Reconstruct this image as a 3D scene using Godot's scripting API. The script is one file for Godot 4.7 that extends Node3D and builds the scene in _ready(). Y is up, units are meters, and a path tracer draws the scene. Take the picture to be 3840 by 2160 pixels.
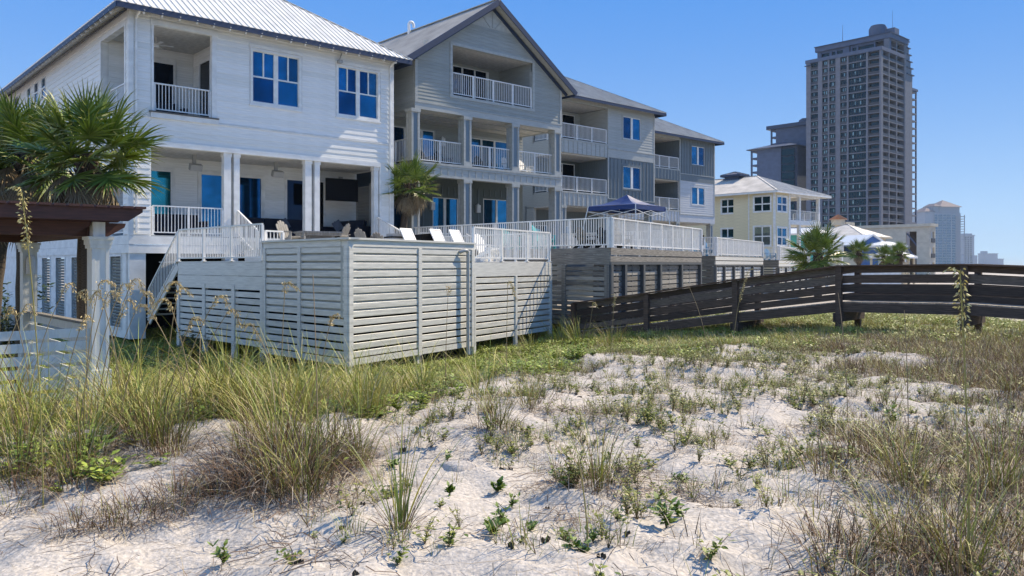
extends Node3D
# A dune in front of a row of beach houses with raised decks. x right, y up, -z into the view; metres.

const EYE := 2.6
const U := Vector3(0.7426, 0, -0.6698)      # along the house fronts
const V := Vector3(-0.6698, 0, -0.7426)     # inland
const TURN := 0.7339
const C_ALONG := Vector3(0.498, 0, -0.867)  # along the deck fronts (the coast line)

var M := {}
var TEX := {}
var used := {}
var rng := RandomNumberGenerator.new()
var bump_noise := FastNoiseLite.new()
var wide_noise := FastNoiseLite.new()
var patch_noise := FastNoiseLite.new()
var mid_noise := FastNoiseLite.new()
var clump_noise := FastNoiseLite.new()
var board_cache := {}

# ------------------------------------------------------------------ mesh builder
class MB:
	var v := PackedVector3Array()
	var n := PackedVector3Array()
	var c := PackedColorArray()
	var col := Color(1, 1, 1)
	var colored := false
	func tri(a: Vector3, b: Vector3, d: Vector3) -> void:   # counter-clockwise from outside
		var nn := (b - a).cross(d - a).normalized()
		v.append(a); v.append(d); v.append(b)
		for i in 3:
			n.append(nn)
			if colored: c.append(col)
	func quad(a: Vector3, b: Vector3, d: Vector3, e: Vector3) -> void:
		var nn := (b - a).cross(d - a).normalized()
		v.append(a); v.append(d); v.append(b)
		v.append(a); v.append(e); v.append(d)
		for i in 6:
			n.append(nn)
			if colored: c.append(col)
	func box(t: Transform3D, lo: Vector3, hi: Vector3) -> void:
		var p := []
		for i in 8:
			p.append(t * Vector3(hi.x if i & 1 else lo.x, hi.y if i & 2 else lo.y, hi.z if i & 4 else lo.z))
		quad(p[4], p[5], p[7], p[6]); quad(p[1], p[0], p[2], p[3])
		quad(p[5], p[1], p[3], p[7]); quad(p[0], p[4], p[6], p[2])
		quad(p[6], p[7], p[3], p[2]); quad(p[0], p[1], p[5], p[4])
	func cbox(center: Vector3, size: Vector3, b := Basis()) -> void:
		box(Transform3D(b, center), -size * 0.5, size * 0.5)
	func bar(a: Vector3, b: Vector3, w: float, h: float, up := Vector3.UP) -> void:
		var d := b - a
		var z := d.normalized()
		var x := up.cross(z)
		if x.length() < 0.01: x = Vector3.RIGHT.cross(z)
		x = x.normalized()
		var y := z.cross(x)
		box(Transform3D(Basis(x, y, z), a), Vector3(-w / 2, -h / 2, 0), Vector3(w / 2, h / 2, d.length()))
	func prism(poly: PackedVector2Array, t: Transform3D, z0: float, z1: float) -> void:   # poly counter-clockwise in t's x y
		var q := poly
		if Geometry2D.is_polygon_clockwise(q):
			q = q.duplicate(); q.reverse()
		var ix := Geometry2D.triangulate_polygon(q)
		for i in range(0, ix.size(), 3):
			var a := q[ix[i]]; var b := q[ix[i + 1]]; var d := q[ix[i + 2]]
			if (b - a).cross(d - a) < 0: var s := b; b = d; d = s
			tri(t * Vector3(a.x, a.y, z1), t * Vector3(b.x, b.y, z1), t * Vector3(d.x, d.y, z1))
			tri(t * Vector3(a.x, a.y, z0), t * Vector3(d.x, d.y, z0), t * Vector3(b.x, b.y, z0))
		for i in q.size():
			var a := q[i]; var b := q[(i + 1) % q.size()]
			quad(t * Vector3(a.x, a.y, z0), t * Vector3(b.x, b.y, z0), t * Vector3(b.x, b.y, z1), t * Vector3(a.x, a.y, z1))
	func tube(pts: Array, radii: Array, sides := 8, caps := true) -> void:
		var rings := []
		var nr := []
		for i in pts.size():
			var d: Vector3 = (pts[mini(i + 1, pts.size() - 1)] - pts[maxi(i - 1, 0)]).normalized()
			var x := d.cross(Vector3(0.13, 0.02, 0.99)).normalized()
			var y := d.cross(x)
			var ring := []; var rn := []
			for k in sides:
				var a := TAU * k / sides
				var o := x * cos(a) + y * sin(a)
				ring.append(pts[i] + o * radii[i]); rn.append(o)
			rings.append(ring); nr.append(rn)
		for i in pts.size() - 1:
			for k in sides:
				var k2 := (k + 1) % sides
				var ids := [[i, k], [i + 1, k2], [i, k2], [i, k], [i + 1, k], [i + 1, k2]]
				for id in ids:
					v.append(rings[id[0]][id[1]]); n.append(nr[id[0]][id[1]])
					if colored: c.append(col)
		if caps:
			for e in [0, pts.size() - 1]:
				for k in range(1, sides - 1):
					if e == 0: tri(rings[e][0], rings[e][k + 1], rings[e][k])
					else: tri(rings[e][0], rings[e][k], rings[e][k + 1])
	func ribbon(pts: Array, wid: Array, side: Vector3, cols: Array) -> void:
		for i in pts.size() - 1:
			var s0: Vector3 = side * wid[i] * 0.5
			var s1: Vector3 = side * wid[i + 1] * 0.5
			var a: Vector3 = pts[i] - s0; var b: Vector3 = pts[i] + s0
			var d: Vector3 = pts[i + 1] + s1; var e: Vector3 = pts[i + 1] - s1
			var nn := (b - a).cross(e - a).normalized()
			if nn.length() < 0.5: nn = Vector3.UP
			var c0: Color = cols[i]; var c1: Color = cols[i + 1]
			v.append(a); v.append(d); v.append(b)
			c.append(c0); c.append(c1); c.append(c0)
			n.append(nn); n.append(nn); n.append(nn)
			if wid[i + 1] > 0.0006:
				v.append(a); v.append(e); v.append(d)
				c.append(c0); c.append(c1); c.append(c1)
				n.append(nn); n.append(nn); n.append(nn)
	func mesh(m: Material) -> ArrayMesh:
		var a := []
		a.resize(Mesh.ARRAY_MAX)
		a[Mesh.ARRAY_VERTEX] = v
		a[Mesh.ARRAY_NORMAL] = n
		if c.size() == v.size() and c.size() > 0: a[Mesh.ARRAY_COLOR] = c
		var am := ArrayMesh.new()
		am.add_surface_from_arrays(Mesh.PRIMITIVE_TRIANGLES, a)
		am.surface_set_material(0, m)
		return am

# ------------------------------------------------------------------ object helpers
func numbered(called: String) -> String:
	if not used.has(called):
		used[called] = 0
		return called
	used[called] += 1
	return "%s_%03d" % [called, used[called]]

func tag(o: Node3D, label: String, category := "", group := "", kind := "") -> Node3D:
	if label: o.set_meta("label", label)
	if category: o.set_meta("category", category)
	if group: o.set_meta("group", group)
	if kind: o.set_meta("kind", kind)
	return o

func thing(called: String, label: String, category: String, at: Vector3, turn := 0.0, group := "") -> Node3D:
	var o := Node3D.new()
	o.name = numbered(called)
	add_child(o)
	o.position = at
	o.rotation.y = turn
	tag(o, label, category, group)
	return o

func obj(called: String, mb: MB, m: Material, parent: Node = self, at := Vector3.ZERO) -> MeshInstance3D:
	return put(called, mb.mesh(m), parent, Transform3D(Basis(), at))

func put(called: String, mesh: Mesh, parent: Node = self, t := Transform3D()) -> MeshInstance3D:
	var o := MeshInstance3D.new()
	o.name = numbered(called) if parent == self else called
	o.mesh = mesh
	o.transform = t
	parent.add_child(o, true)
	return o

func dup(src: Node3D, at: Vector3, turn: float, label: String, group := "", size := 1.0) -> Node3D:
	var o: Node3D = src.duplicate()
	o.name = numbered(String(src.name).rstrip("0123456789").rstrip("_"))
	add_child(o)
	o.position = at
	o.rotation = Vector3(0, turn, 0)
	o.scale = Vector3.ONE * size
	o.set_meta("label", label)
	if group: o.set_meta("group", group)
	return o

func P(x: float, d: float, y := 0.0) -> Vector3:
	return Vector3(x, y, -d)

func UV(u: float, v: float, y := 0.0) -> Vector3:
	return U * u + V * v + Vector3(0, y, 0)

func plane(a: Vector3, b: Vector3) -> Transform3D:   # a left, b right as seen from outside; z points out
	var x := Vector3(b.x - a.x, 0, b.z - a.z).normalized()
	return Transform3D(Basis(x, Vector3.UP, x.cross(Vector3.UP)), a)

# ------------------------------------------------------------------ materials
func noise_tex(key: String, freq: float, lo: float, hi: float, size := 256, octaves := 4, kind := FastNoiseLite.TYPE_SIMPLEX_SMOOTH) -> NoiseTexture2D:
	if TEX.has(key): return TEX[key]
	var f := FastNoiseLite.new()
	f.seed = hash(key) & 0xffff
	f.noise_type = kind
	f.frequency = freq
	f.fractal_octaves = octaves
	var t := NoiseTexture2D.new()
	t.width = size; t.height = size
	t.seamless = true
	t.noise = f
	var g := Gradient.new()
	g.set_color(0, Color(lo, lo, lo)); g.set_color(1, Color(hi, hi, hi))
	t.color_ramp = g
	TEX[key] = t
	return t

func bump_tex(key: String, freq: float, strength: float, size := 256, octaves := 4) -> NoiseTexture2D:
	if TEX.has(key): return TEX[key]
	var f := FastNoiseLite.new()
	f.seed = hash(key) & 0xffff
	f.frequency = freq
	f.fractal_octaves = octaves
	var t := NoiseTexture2D.new()
	t.width = size; t.height = size
	t.seamless = true
	t.as_normal_map = true
	t.bump_strength = strength
	t.noise = f
	TEX[key] = t
	return t

func mat(called: String, r: float, g: float, b: float, rough: float, tex: Texture2D = null, scale := Vector3.ONE) -> StandardMaterial3D:
	var m := StandardMaterial3D.new()
	m.resource_name = called
	m.albedo_color = Color(r, g, b).linear_to_srgb()
	m.roughness = rough
	if tex:
		m.albedo_texture = tex
		m.uv1_triplanar = true
		m.uv1_world_triplanar = true
		m.uv1_scale = scale
	M[called] = m
	return m

func make_materials() -> void:
	var soft := noise_tex("soft", 0.018, 0.86, 1.0, 256, 5)
	var grain := noise_tex("grain", 0.03, 0.62, 1.0, 256, 5)
	var strong := noise_tex("strong", 0.03, 0.45, 1.0, 256, 5)
	var patchy := noise_tex("patchy", 0.012, 0.72, 1.0, 256, 4)
	var hs := Vector3(0.35, 3.0, 0.35)      # grain that runs level
	var vs := Vector3(3.0, 0.3, 3.0)        # grain that runs upright
	mat("white_paint", 0.86, 0.86, 0.84, 0.55, soft, Vector3.ONE * 0.5)
	mat("white_siding", 0.87, 0.87, 0.85, 0.6, noise_tex("soft2", 0.02, 0.9, 1.0), hs)
	mat("white_metal", 0.82, 0.82, 0.81, 0.4, noise_tex("soft3", 0.02, 0.9, 1.0), Vector3.ONE)
	mat("roof_white", 0.78, 0.755, 0.70, 0.45, soft, Vector3.ONE * 0.25)
	mat("roof_grey", 0.46, 0.45, 0.43, 0.5, patchy, Vector3.ONE * 0.25)
	mat("fascia_blue", 0.025, 0.045, 0.10, 0.5, soft)
	mat("grey_siding", 0.37, 0.395, 0.38, 0.65, soft, hs)
	mat("grey_siding_light", 0.46, 0.485, 0.475, 0.65, soft, hs)
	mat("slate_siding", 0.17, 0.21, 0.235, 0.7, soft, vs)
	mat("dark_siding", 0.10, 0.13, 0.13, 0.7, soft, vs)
	mat("pale_siding", 0.62, 0.64, 0.67, 0.65, soft, hs)
	mat("trim_grey", 0.45, 0.47, 0.455, 0.6, soft)
	mat("shutter_inset", 0.16, 0.21, 0.25, 0.7)
	mat("deck_paint", 0.74, 0.735, 0.70, 0.6, grain, Vector3(0.25, 2.2, 0.25))
	M.deck_paint.metallic_specular = 0.75
	M.deck_paint.roughness = 0.42
	M.deck_paint.albedo_texture = noise_tex("deckgrain", 0.03, 0.80, 1.0, 256, 5)
	for k in [["deck_paint_dull", 0.93, "deckgrain2"], ["deck_paint_fresh", 1.05, "deckgrain3"]]:
		var dm: StandardMaterial3D = M.deck_paint.duplicate()
		dm.resource_name = k[0]
		dm.albedo_color = Color(0.74 * k[1], 0.735 * k[1], 0.69 * k[1]).linear_to_srgb()
		dm.albedo_texture = noise_tex(k[2], 0.022, 0.74, 1.0, 256, 5)
		M[k[0]] = dm
	mat("deck_weathered_dark", 0.29, 0.275, 0.25, 0.85, strong, Vector3(0.35, 3.0, 0.35))
	mat("deck_weathered_pale", 0.47, 0.45, 0.41, 0.85, grain, Vector3(0.25, 4.0, 0.25))
	mat("deck_weathered", 0.40, 0.38, 0.35, 0.85, strong, Vector3(0.3, 3.5, 0.3))
	mat("deck_olive", 0.20, 0.19, 0.165, 0.8, grain, hs)
	mat("deck_post_dark", 0.09, 0.105, 0.12, 0.7, grain, vs)
	mat("boardwalk_wood_dark", 0.095, 0.066, 0.054, 0.85, strong, Vector3(0.4, 4.0, 0.4))
	mat("boardwalk_wood_grey", 0.25, 0.20, 0.17, 0.85, strong, Vector3(0.6, 5.0, 0.6))
	mat("boardwalk_wood", 0.165, 0.112, 0.086, 0.85, strong, Vector3(0.4, 4.0, 0.4))
	mat("boardwalk_cap", 0.19, 0.11, 0.075, 0.8, strong, Vector3(0.5, 4.0, 0.5))
	mat("boardwalk_deck", 0.45, 0.42, 0.38, 0.85, strong, Vector3(0.5, 0.5, 0.5))
	mat("pergola_wood", 0.115, 0.042, 0.030, 0.6, grain, Vector3(0.5, 3.0, 0.5))
	mat("pergola_paint", 0.80, 0.82, 0.80, 0.5, soft, vs)
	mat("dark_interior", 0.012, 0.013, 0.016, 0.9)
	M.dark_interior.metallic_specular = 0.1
	mat("soffit", 0.62, 0.61, 0.58, 0.8, soft)
	mat("navy_cloth", 0.012, 0.018, 0.04, 0.9, grain, Vector3.ONE * 2.0)
	mat("pillow_cloth", 0.16, 0.18, 0.22, 0.9, strong, Vector3.ONE * 6.0)
	mat("black_plastic", 0.006, 0.006, 0.007, 0.6)
	M.black_plastic.metallic_specular = 0.25
	mat("grey_plastic", 0.35, 0.35, 0.34, 0.5)
	mat("chair_grey", 0.34, 0.32, 0.29, 0.7, grain, vs)
	mat("chair_white", 0.80, 0.79, 0.77, 0.5)
	mat("chair_teal", 0.03, 0.36, 0.36, 0.5)
	mat("chair_blue", 0.05, 0.25, 0.42, 0.5)
	mat("sling", 0.62, 0.61, 0.59, 0.7)
	mat("tent_blue", 0.010, 0.042, 0.18, 0.6, soft)
	mat("pipe_grey", 0.40, 0.40, 0.40, 0.45)
	mat("bronze", 0.10, 0.09, 0.08, 0.4)
	mat("yellow_siding", 0.84, 0.74, 0.49, 0.7, soft, hs)
	mat("roof_pale", 0.66, 0.62, 0.57, 0.6, patchy, Vector3.ONE * 0.2)
	mat("teal_wall", 0.10, 0.48, 0.46, 0.7, soft)
	mat("blue_wall", 0.06, 0.16, 0.42, 0.7, soft)
	mat("beige_wall", 0.52, 0.49, 0.42, 0.8, soft, Vector3.ONE * 0.2)
	mat("cream_wall", 0.66, 0.58, 0.44, 0.8, soft, Vector3.ONE * 0.2)
	mat("copper", 0.50, 0.20, 0.10, 0.35)
	M.copper.metallic = 0.6
	mat("tower_stone", 0.18, 0.185, 0.22, 0.8, soft, Vector3.ONE * 0.1)
	mat("tower_grey", 0.095, 0.125, 0.20, 0.8, soft, Vector3.ONE * 0.1)
	mat("tower_recess", 0.045, 0.04, 0.042, 0.8)
	mat("balcony_dark", 0.035, 0.035, 0.045, 0.5)
	mat("far_red_roof", 0.12, 0.075, 0.085, 0.8)
	mat("far_wall", 0.24, 0.26, 0.31, 0.8)
	mat("palm_trunk", 0.15, 0.115, 0.085, 0.95, strong, Vector3(1.5, 6.0, 1.5))
	mat("palm_boot", 0.16, 0.11, 0.075, 0.95, strong, Vector3.ONE * 4.0)
	mat("water", 0.02, 0.16, 0.20, 0.12)
	# coated window glass mirrors the sky in a deep blue
	for g in [["glass_blue", 0.025, 0.21, 0.43], ["glass_dark", 0.015, 0.03, 0.06], ["glass_blue_deep", 0.010, 0.10, 0.25], ["glass_blue_grey", 0.035, 0.17, 0.31], ["far_glass", 0.06, 0.17, 0.28], ["glass_teal", 0.03, 0.30, 0.38], ["glass_green", 0.008, 0.045, 0.065], ["glass_pale", 0.36, 0.44, 0.42]]:
		var m := mat(g[0], g[1], g[2], g[3], 0.06, noise_tex("pane", 0.008, 0.62, 1.0, 256, 3), Vector3.ONE * 0.45)
		m.metallic = 0.85
	var lm := StandardMaterial3D.new()
	lm.resource_name = "grass_blades"
	lm.vertex_color_use_as_albedo = true
	lm.roughness = 0.55
	lm.cull_mode = BaseMaterial3D.CULL_DISABLED
	lm.backlight_enabled = true
	lm.backlight = Color(0.42, 0.42, 0.25)
	M["blades"] = lm
	var lf: StandardMaterial3D = lm.duplicate()
	lf.resource_name = "palm_leaf"
	lf.roughness = 0.32
	lf.backlight = Color(0.36, 0.42, 0.10)
	lf.metallic_specular = 0.4
	M["palm_leaf"] = lf
	var dd: StandardMaterial3D = lm.duplicate()
	dd.resource_name = "dry_stems"
	dd.roughness = 0.8
	dd.backlight = Color(0.16, 0.13, 0.1)
	M["dry"] = dd
	var sand := StandardMaterial3D.new()
	sand.resource_name = "sand"
	sand.vertex_color_use_as_albedo = true
	sand.roughness = 0.95
	sand.metallic_specular = 0.15
	sand.albedo_texture = noise_tex("sandcol", 0.05, 0.70, 1.0, 512, 6)
	sand.uv1_triplanar = true
	sand.uv1_world_triplanar = true
	sand.uv1_scale = Vector3.ONE * 0.8
	sand.normal_enabled = true
	sand.normal_texture = bump_tex("sandbump", 0.06, 6.0, 512, 5)
	sand.normal_scale = 0.55
	M["sand"] = sand

# ------------------------------------------------------------------ terrain
func lin(x: float, xs: Array, ys: Array) -> float:
	if x <= xs[0]: return ys[0]
	for i in range(1, xs.size()):
		if x <= xs[i]:
			return lerpf(ys[i - 1], ys[i], (x - xs[i - 1]) / (xs[i] - xs[i - 1]))
	return ys[-1]

func crest(x: float) -> float:
	return lin(x, [-6.0, -3.5, -1.7, -0.8, 1.0, 3.0, 6.0, 14.0], [8.0, 8.6, 9.3, 11.5, 15.0, 17.0, 18.0, 18.5])

func ground_base(x: float, d: float) -> float:
	var c := crest(x)
	var t := smoothstep(c - 0.5, c + 4.5, d)
	var hi := 1.0 - 0.012 * (d - 4.0) - 0.30 * smoothstep(-0.8, -4.0, x) * smoothstep(8.0, 4.5, d)
	var lo := lin(x, [-2.0, 3.0, 9.0], [-0.25, 0.0, 0.62])
	lo = lerpf(lo, 0.35, smoothstep(26.0, 45.0, d))
	var h := lerpf(hi, lo, t)
	var off := 0.867 * x - 0.498 * d
	return lerpf(h, -2.2, smoothstep(22.0, 70.0, off))

func ground(x: float, d: float) -> float:
	var h := ground_base(x, d)
	var near := smoothstep(40.0, 20.0, d)
	h += wide_noise.get_noise_2d(x, d) * 0.13 * near
	h += mid_noise.get_noise_2d(x, d) * 0.075 * near
	h += bump_noise.get_noise_2d(x, d) * 0.055 * near
	if d < 14.0: h += bump_noise.get_noise_2d(x * 4.3 + 9.0, d * 4.3) * 0.011 * smoothstep(14.0, 7.0, d)
	return h

# how much plant cover the ground carries: x green mat, y brown grass, z sparse
func cover(x: float, d: float) -> Vector3:
	var c := crest(x)
	var pn := patch_noise.get_noise_2d(x, d)
	var green := smoothstep(c - 1.6, c + 2.2, d + pn * 3.2) * (1.0 - smoothstep(24.0, 42.0, d) * 0.45)
	var right := smoothstep(4.5, 7.5, x - 0.15 * (d - 10.0) + pn * 3.0)
	var brown := right * smoothstep(8.5, 12.0, d + pn * 3.0) * smoothstep(23.0, 17.0, d)
	brown = maxf(brown, smoothstep(0.36, 0.56, x / maxf(d, 1.0) + pn * 0.12) * smoothstep(9.5, 6.8, d) * 0.62)
	var sand_path := smoothstep(0.9, 0.1, absf((d - 20.5) - 0.12 * (x - 8.0) + pn * 1.2)) * smoothstep(5.0, 8.0, x)
	green *= 1.0 - sand_path
	brown *= 1.0 - sand_path
	if x > 8.0 and d > 22.0: green *= 0.75
	return Vector3(green, brown, 0.5 + 0.5 * pn)

func build_ground() -> void:
	var ds := [-400.0, -120.0, -40.0, -15.0, -5.0, -1.0]
	var d := 0.6
	while d < 26.0:
		ds.append(d)
		d *= 1.0095
		d = maxf(d, ds[-1] + 0.03)
	while d < 4000.0:
		ds.append(d)
		d *= 1.08
	var xs := []
	var x := 0.0
	while x < 15.0:
		xs.append(x); x += 0.07 if x < 6.0 else 0.11
	while x < 3000.0:
		xs.append(x); x = x * 1.16 + 0.1
	var all := []
	for i in range(xs.size() - 1, 0, -1): all.append(-xs[i])
	all.append_array(xs)
	var w := all.size()
	var v := PackedVector3Array()
	var c := PackedColorArray()
	v.resize(w * ds.size()); c.resize(w * ds.size())
	var white := Color(0.62, 0.575, 0.525)
	var litter := Color(0.30, 0.25, 0.18)
	for j in ds.size():
		for i in w:
			var px: float = all[i]; var pd: float = ds[j]
			v[j * w + i] = Vector3(px, ground(px, pd), -pd)
			var k := 0.0
			if pd > 2.0 and pd < 60.0 and absf(px) < 45.0:
				var cv := cover(px, pd)
				k = clampf(cv.x * 0.75 + cv.y * 0.55, 0.0, 0.85)
			c[j * w + i] = white.lerp(litter, k)
	var n := PackedVector3Array()
	n.resize(v.size())
	for j in ds.size():
		for i in w:
			var a := v[j * w + mini(i + 1, w - 1)] - v[j * w + maxi(i - 1, 0)]
			var b := v[mini(j + 1, ds.size() - 1) * w + i] - v[maxi(j - 1, 0) * w + i]
			n[j * w + i] = a.cross(b).normalized()
	var ix := PackedInt32Array()
	for j in ds.size() - 1:
		for i in w - 1:
			var o := j * w + i
			ix.append_array(PackedInt32Array([o, o + w, o + 1, o + 1, o + w, o + w + 1]))
	var arr := []
	arr.resize(Mesh.ARRAY_MAX)
	arr[Mesh.ARRAY_VERTEX] = v; arr[Mesh.ARRAY_NORMAL] = n; arr[Mesh.ARRAY_COLOR] = c; arr[Mesh.ARRAY_INDEX] = ix
	var am := ArrayMesh.new()
	am.add_surface_from_arrays(Mesh.PRIMITIVE_TRIANGLES, arr)
	am.surface_set_material(0, M.sand)
	tag(put("ground", am), "", "", "", "structure")
	var sea := MB.new()
	var o0 := Vector3(0.867, 0, 0.498) * 58.0 + Vector3(0, -1.7, 0)
	var n0 := Vector3(0.867, 0, 0.498)
	sea.quad(o0 - C_ALONG * 900, o0 + n0 * 1500 - C_ALONG * 900, o0 + n0 * 1500 + C_ALONG * 2600, o0 + C_ALONG * 2600)
	tag(obj("sea", sea, M.water), "", "", "", "structure")

# ------------------------------------------------------------------ building pieces
func cells(x0: float, x1: float, y0: float, y1: float, holes: Array) -> Array:
	var ys := [y0, y1]
	for h in holes:
		for yy in [h[2], h[3]]:
			if yy > y0 + 0.001 and yy < y1 - 0.001 and not ys.has(yy): ys.append(yy)
	ys.sort()
	var out := []
	for j in ys.size() - 1:
		for s in spans(x0, x1, (ys[j] + ys[j + 1]) / 2, holes):
			out.append([s[0], s[1], ys[j], ys[j + 1]])
	return out

func spans(x0: float, x1: float, y: float, holes: Array) -> Array:
	var cuts := []
	for h in holes:
		if y > h[2] and y < h[3] and h[1] > x0 and h[0] < x1: cuts.append([maxf(h[0], x0), minf(h[1], x1)])
	cuts.sort_custom(func(a, b): return a[0] < b[0])
	var out := []
	var at := x0
	for k in cuts:
		if k[0] > at + 0.02: out.append([at, k[0]])
		at = maxf(at, k[1])
	if at < x1 - 0.02: out.append([at, x1])
	return out

func wall(parent: Node, t: Transform3D, x0: float, x1: float, y0: float, y1: float, thick: float, holes: Array, m: Material, called := "wall") -> MeshInstance3D:
	var b := MB.new()
	for c in cells(x0, x1, y0, y1, holes):
		b.box(t, Vector3(c[0], c[2], -thick), Vector3(c[1], c[3], 0))
	return obj(called, b, m, parent)

func siding(parent: Node, t: Transform3D, x0: float, x1: float, y0: float, y1: float, expo: float, holes: Array, m: Material, gable := []) -> void:
	var tones := [m]
	for k in [0.965, 0.985, 1.0]:
		var nm := "%s_%d" % [m.resource_name, int(k * 1000)]
		if not M.has(nm):
			var v: StandardMaterial3D = m.duplicate()
			v.albedo_color = Color(m.albedo_color.r * k, m.albedo_color.g * k, m.albedo_color.b * (k - (1.0 - k) * 0.25))
			v.resource_name = nm
			M[nm] = v
		tones.append(M[nm])
	var key := "%s_%.3f" % [m.resource_name, expo]
	if not board_cache.has(key):
		var b := MB.new()
		var prof := PackedVector2Array([Vector2(0.001, 0), Vector2(0.024, 0), Vector2(0.024, 0.012), Vector2(0.007, expo + 0.016), Vector2(0.001, expo + 0.016)])
		var tt := Transform3D(Basis(Vector3(0, 0, 1), Vector3(0, 1, 0), Vector3(-1, 0, 0)), Vector3.ZERO)
		b.prism(prof, tt, -1.0, 0.0)
		board_cache[key] = b.mesh(m)
	var y := y0
	while y < y1 - 0.03:
		for s in spans(x0, x1, y + expo * 0.5, holes):
			var a: float = s[0]; var e: float = s[1]
			if gable.size() == 5:      # peak x, peak y, slope, left and right limit
				var reach: float = (gable[1] - y - expo) / gable[2]
				a = maxf(a, maxf(gable[3], gable[0] - reach)); e = minf(e, minf(gable[4], gable[0] + reach))
			if e - a > 0.05:
				var hgt := minf(1.0, (y1 - y) / expo)
				var sb := put("siding_board", board_cache[key], parent, t * Transform3D(Basis.from_scale(Vector3(e - a, hgt, 1)), Vector3(a, y, 0)))
				sb.material_override = tones[rng.randi() % tones.size()]
		y += expo

func battens(parent: Node, t: Transform3D, x0: float, x1: float, y0: float, y1: float, step: float, holes: Array, m: Material) -> void:
	var x := x0 + step * 0.5
	while x < x1 - 0.02:
		var yy := y0
		var cuts := []
		for h in holes:
			if x > h[0] and x < h[1]: cuts.append([h[2], h[3]])
		cuts.sort_custom(func(a, b): return a[0] < b[0])
		for k in cuts + [[y1, y1]]:
			if k[0] - yy > 0.05:
				var b := MB.new()
				b.box(t, Vector3(x - 0.025, yy, 0.002), Vector3(x + 0.025, minf(k[0], y1), 0.03))
				obj("batten", b, m, parent)
			yy = maxf(yy, k[1])
		x += step

func trim(parent: Node, called: String, t: Transform3D, x0: float, x1: float, y0: float, y1: float, z0: float, z1: float, m: Material) -> MeshInstance3D:
	var b := MB.new()
	b.box(t, Vector3(x0, y0, z0), Vector3(x1, y1, z1))
	return obj(called, b, m, parent)

# a casing of four boards round an opening, as one part
func casing(parent: Node, called: String, t: Transform3D, x0: float, x1: float, y0: float, y1: float, w: float, z1: float, m: Material) -> void:
	var b := MB.new()
	b.box(t, Vector3(x0 - w, y0 - w, 0.003), Vector3(x0, y1 + w, z1))
	b.box(t, Vector3(x1, y0 - w, 0.003), Vector3(x1 + w, y1 + w, z1))
	b.box(t, Vector3(x0, y1, 0.003), Vector3(x1, y1 + w, z1))
	b.box(t, Vector3(x0, y0 - w, 0.003), Vector3(x1, y0, z1))
	obj(called, b, m, parent)

# panes: rows of [x0,x1,y0,y1] as fractions of the opening
func window(parent: Node, called: String, t: Transform3D, x0: float, x1: float, y0: float, y1: float, panes: Array, fm: Material, gm: Material, bar := 0.05, back := 0.05) -> void:
	var b := MB.new()
	var w := x1 - x0; var h := y1 - y0
	var holes := []
	for p in panes:
		holes.append([x0 + p[0] * w + bar / 2, x0 + p[1] * w - bar / 2, y0 + p[2] * h + bar / 2, y0 + p[3] * h - bar / 2])
	for c in cells(x0, x1, y0, y1, holes):
		b.box(t, Vector3(c[0], c[2], -back - 0.03), Vector3(c[1], c[3], -back + 0.035))
	var f := obj(called, b, fm, parent)
	for q in holes:
		var g := MB.new()
		var c := Vector3((q[0] + q[1]) / 2, (q[2] + q[3]) / 2, -back - 0.006)
		var tilt := Basis(Vector3(0, 1, 0), rng.randf_range(-0.016, 0.016)) * Basis(Vector3(1, 0, 0), rng.randf_range(-0.012, 0.012))
		g.box(t * Transform3D(tilt, c), Vector3(q[0] - c.x, q[2] - c.y, -0.004), Vector3(q[1] - c.x, q[3] - c.y, 0.004))
		var gg := gm
		if gm == M.glass_blue: gg = [M.glass_blue, M.glass_blue, M.glass_blue_deep, M.glass_blue_grey][rng.randi() % 4]
		obj("pane", g, gg, f)

func railing(parent: Node, a: Vector3, b: Vector3, h: float, m: Material, post_step := 1.8, gap := 0.115, end_posts := true) -> MeshInstance3D:
	var r := MB.new()
	var flat := Vector3(b.x - a.x, 0, b.z - a.z)
	var length := flat.length()
	var up := Vector3.UP
	r.bar(a + up * h, b + up * h, 0.065, 0.045)
	r.bar(a + up * 0.11, b + up * 0.11, 0.04, 0.04)
	var rail := obj("railing", r, m, parent)
	var np := maxi(1, int(round(length / post_step)))
	var basis := Basis(flat.normalized(), up, flat.normalized().cross(up))
	for i in np + 1:
		if not end_posts and (i == 0 or i == np): continue
		var q := MB.new()
		q.box(Transform3D(basis, a.lerp(b, float(i) / np)), Vector3(-0.035, 0.0, -0.035), Vector3(0.035, h - 0.024, 0.035))
		q.box(Transform3D(basis, a.lerp(b, float(i) / np)), Vector3(-0.065, -0.002, -0.065), Vector3(0.065, 0.02, 0.065))
		obj("post", q, m, rail)
	var k := MB.new()
	var n := int(length / gap)
	for i in n:
		var o := a.lerp(b, (i + 0.5) / n)
		k.box(Transform3D(basis, o), Vector3(-0.011, 0.125, -0.011), Vector3(0.011, h - 0.02, 0.011))
	var pk := obj("pickets", k, m, rail)
	pk.set_meta("kind", "stuff")
	return rail

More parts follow.
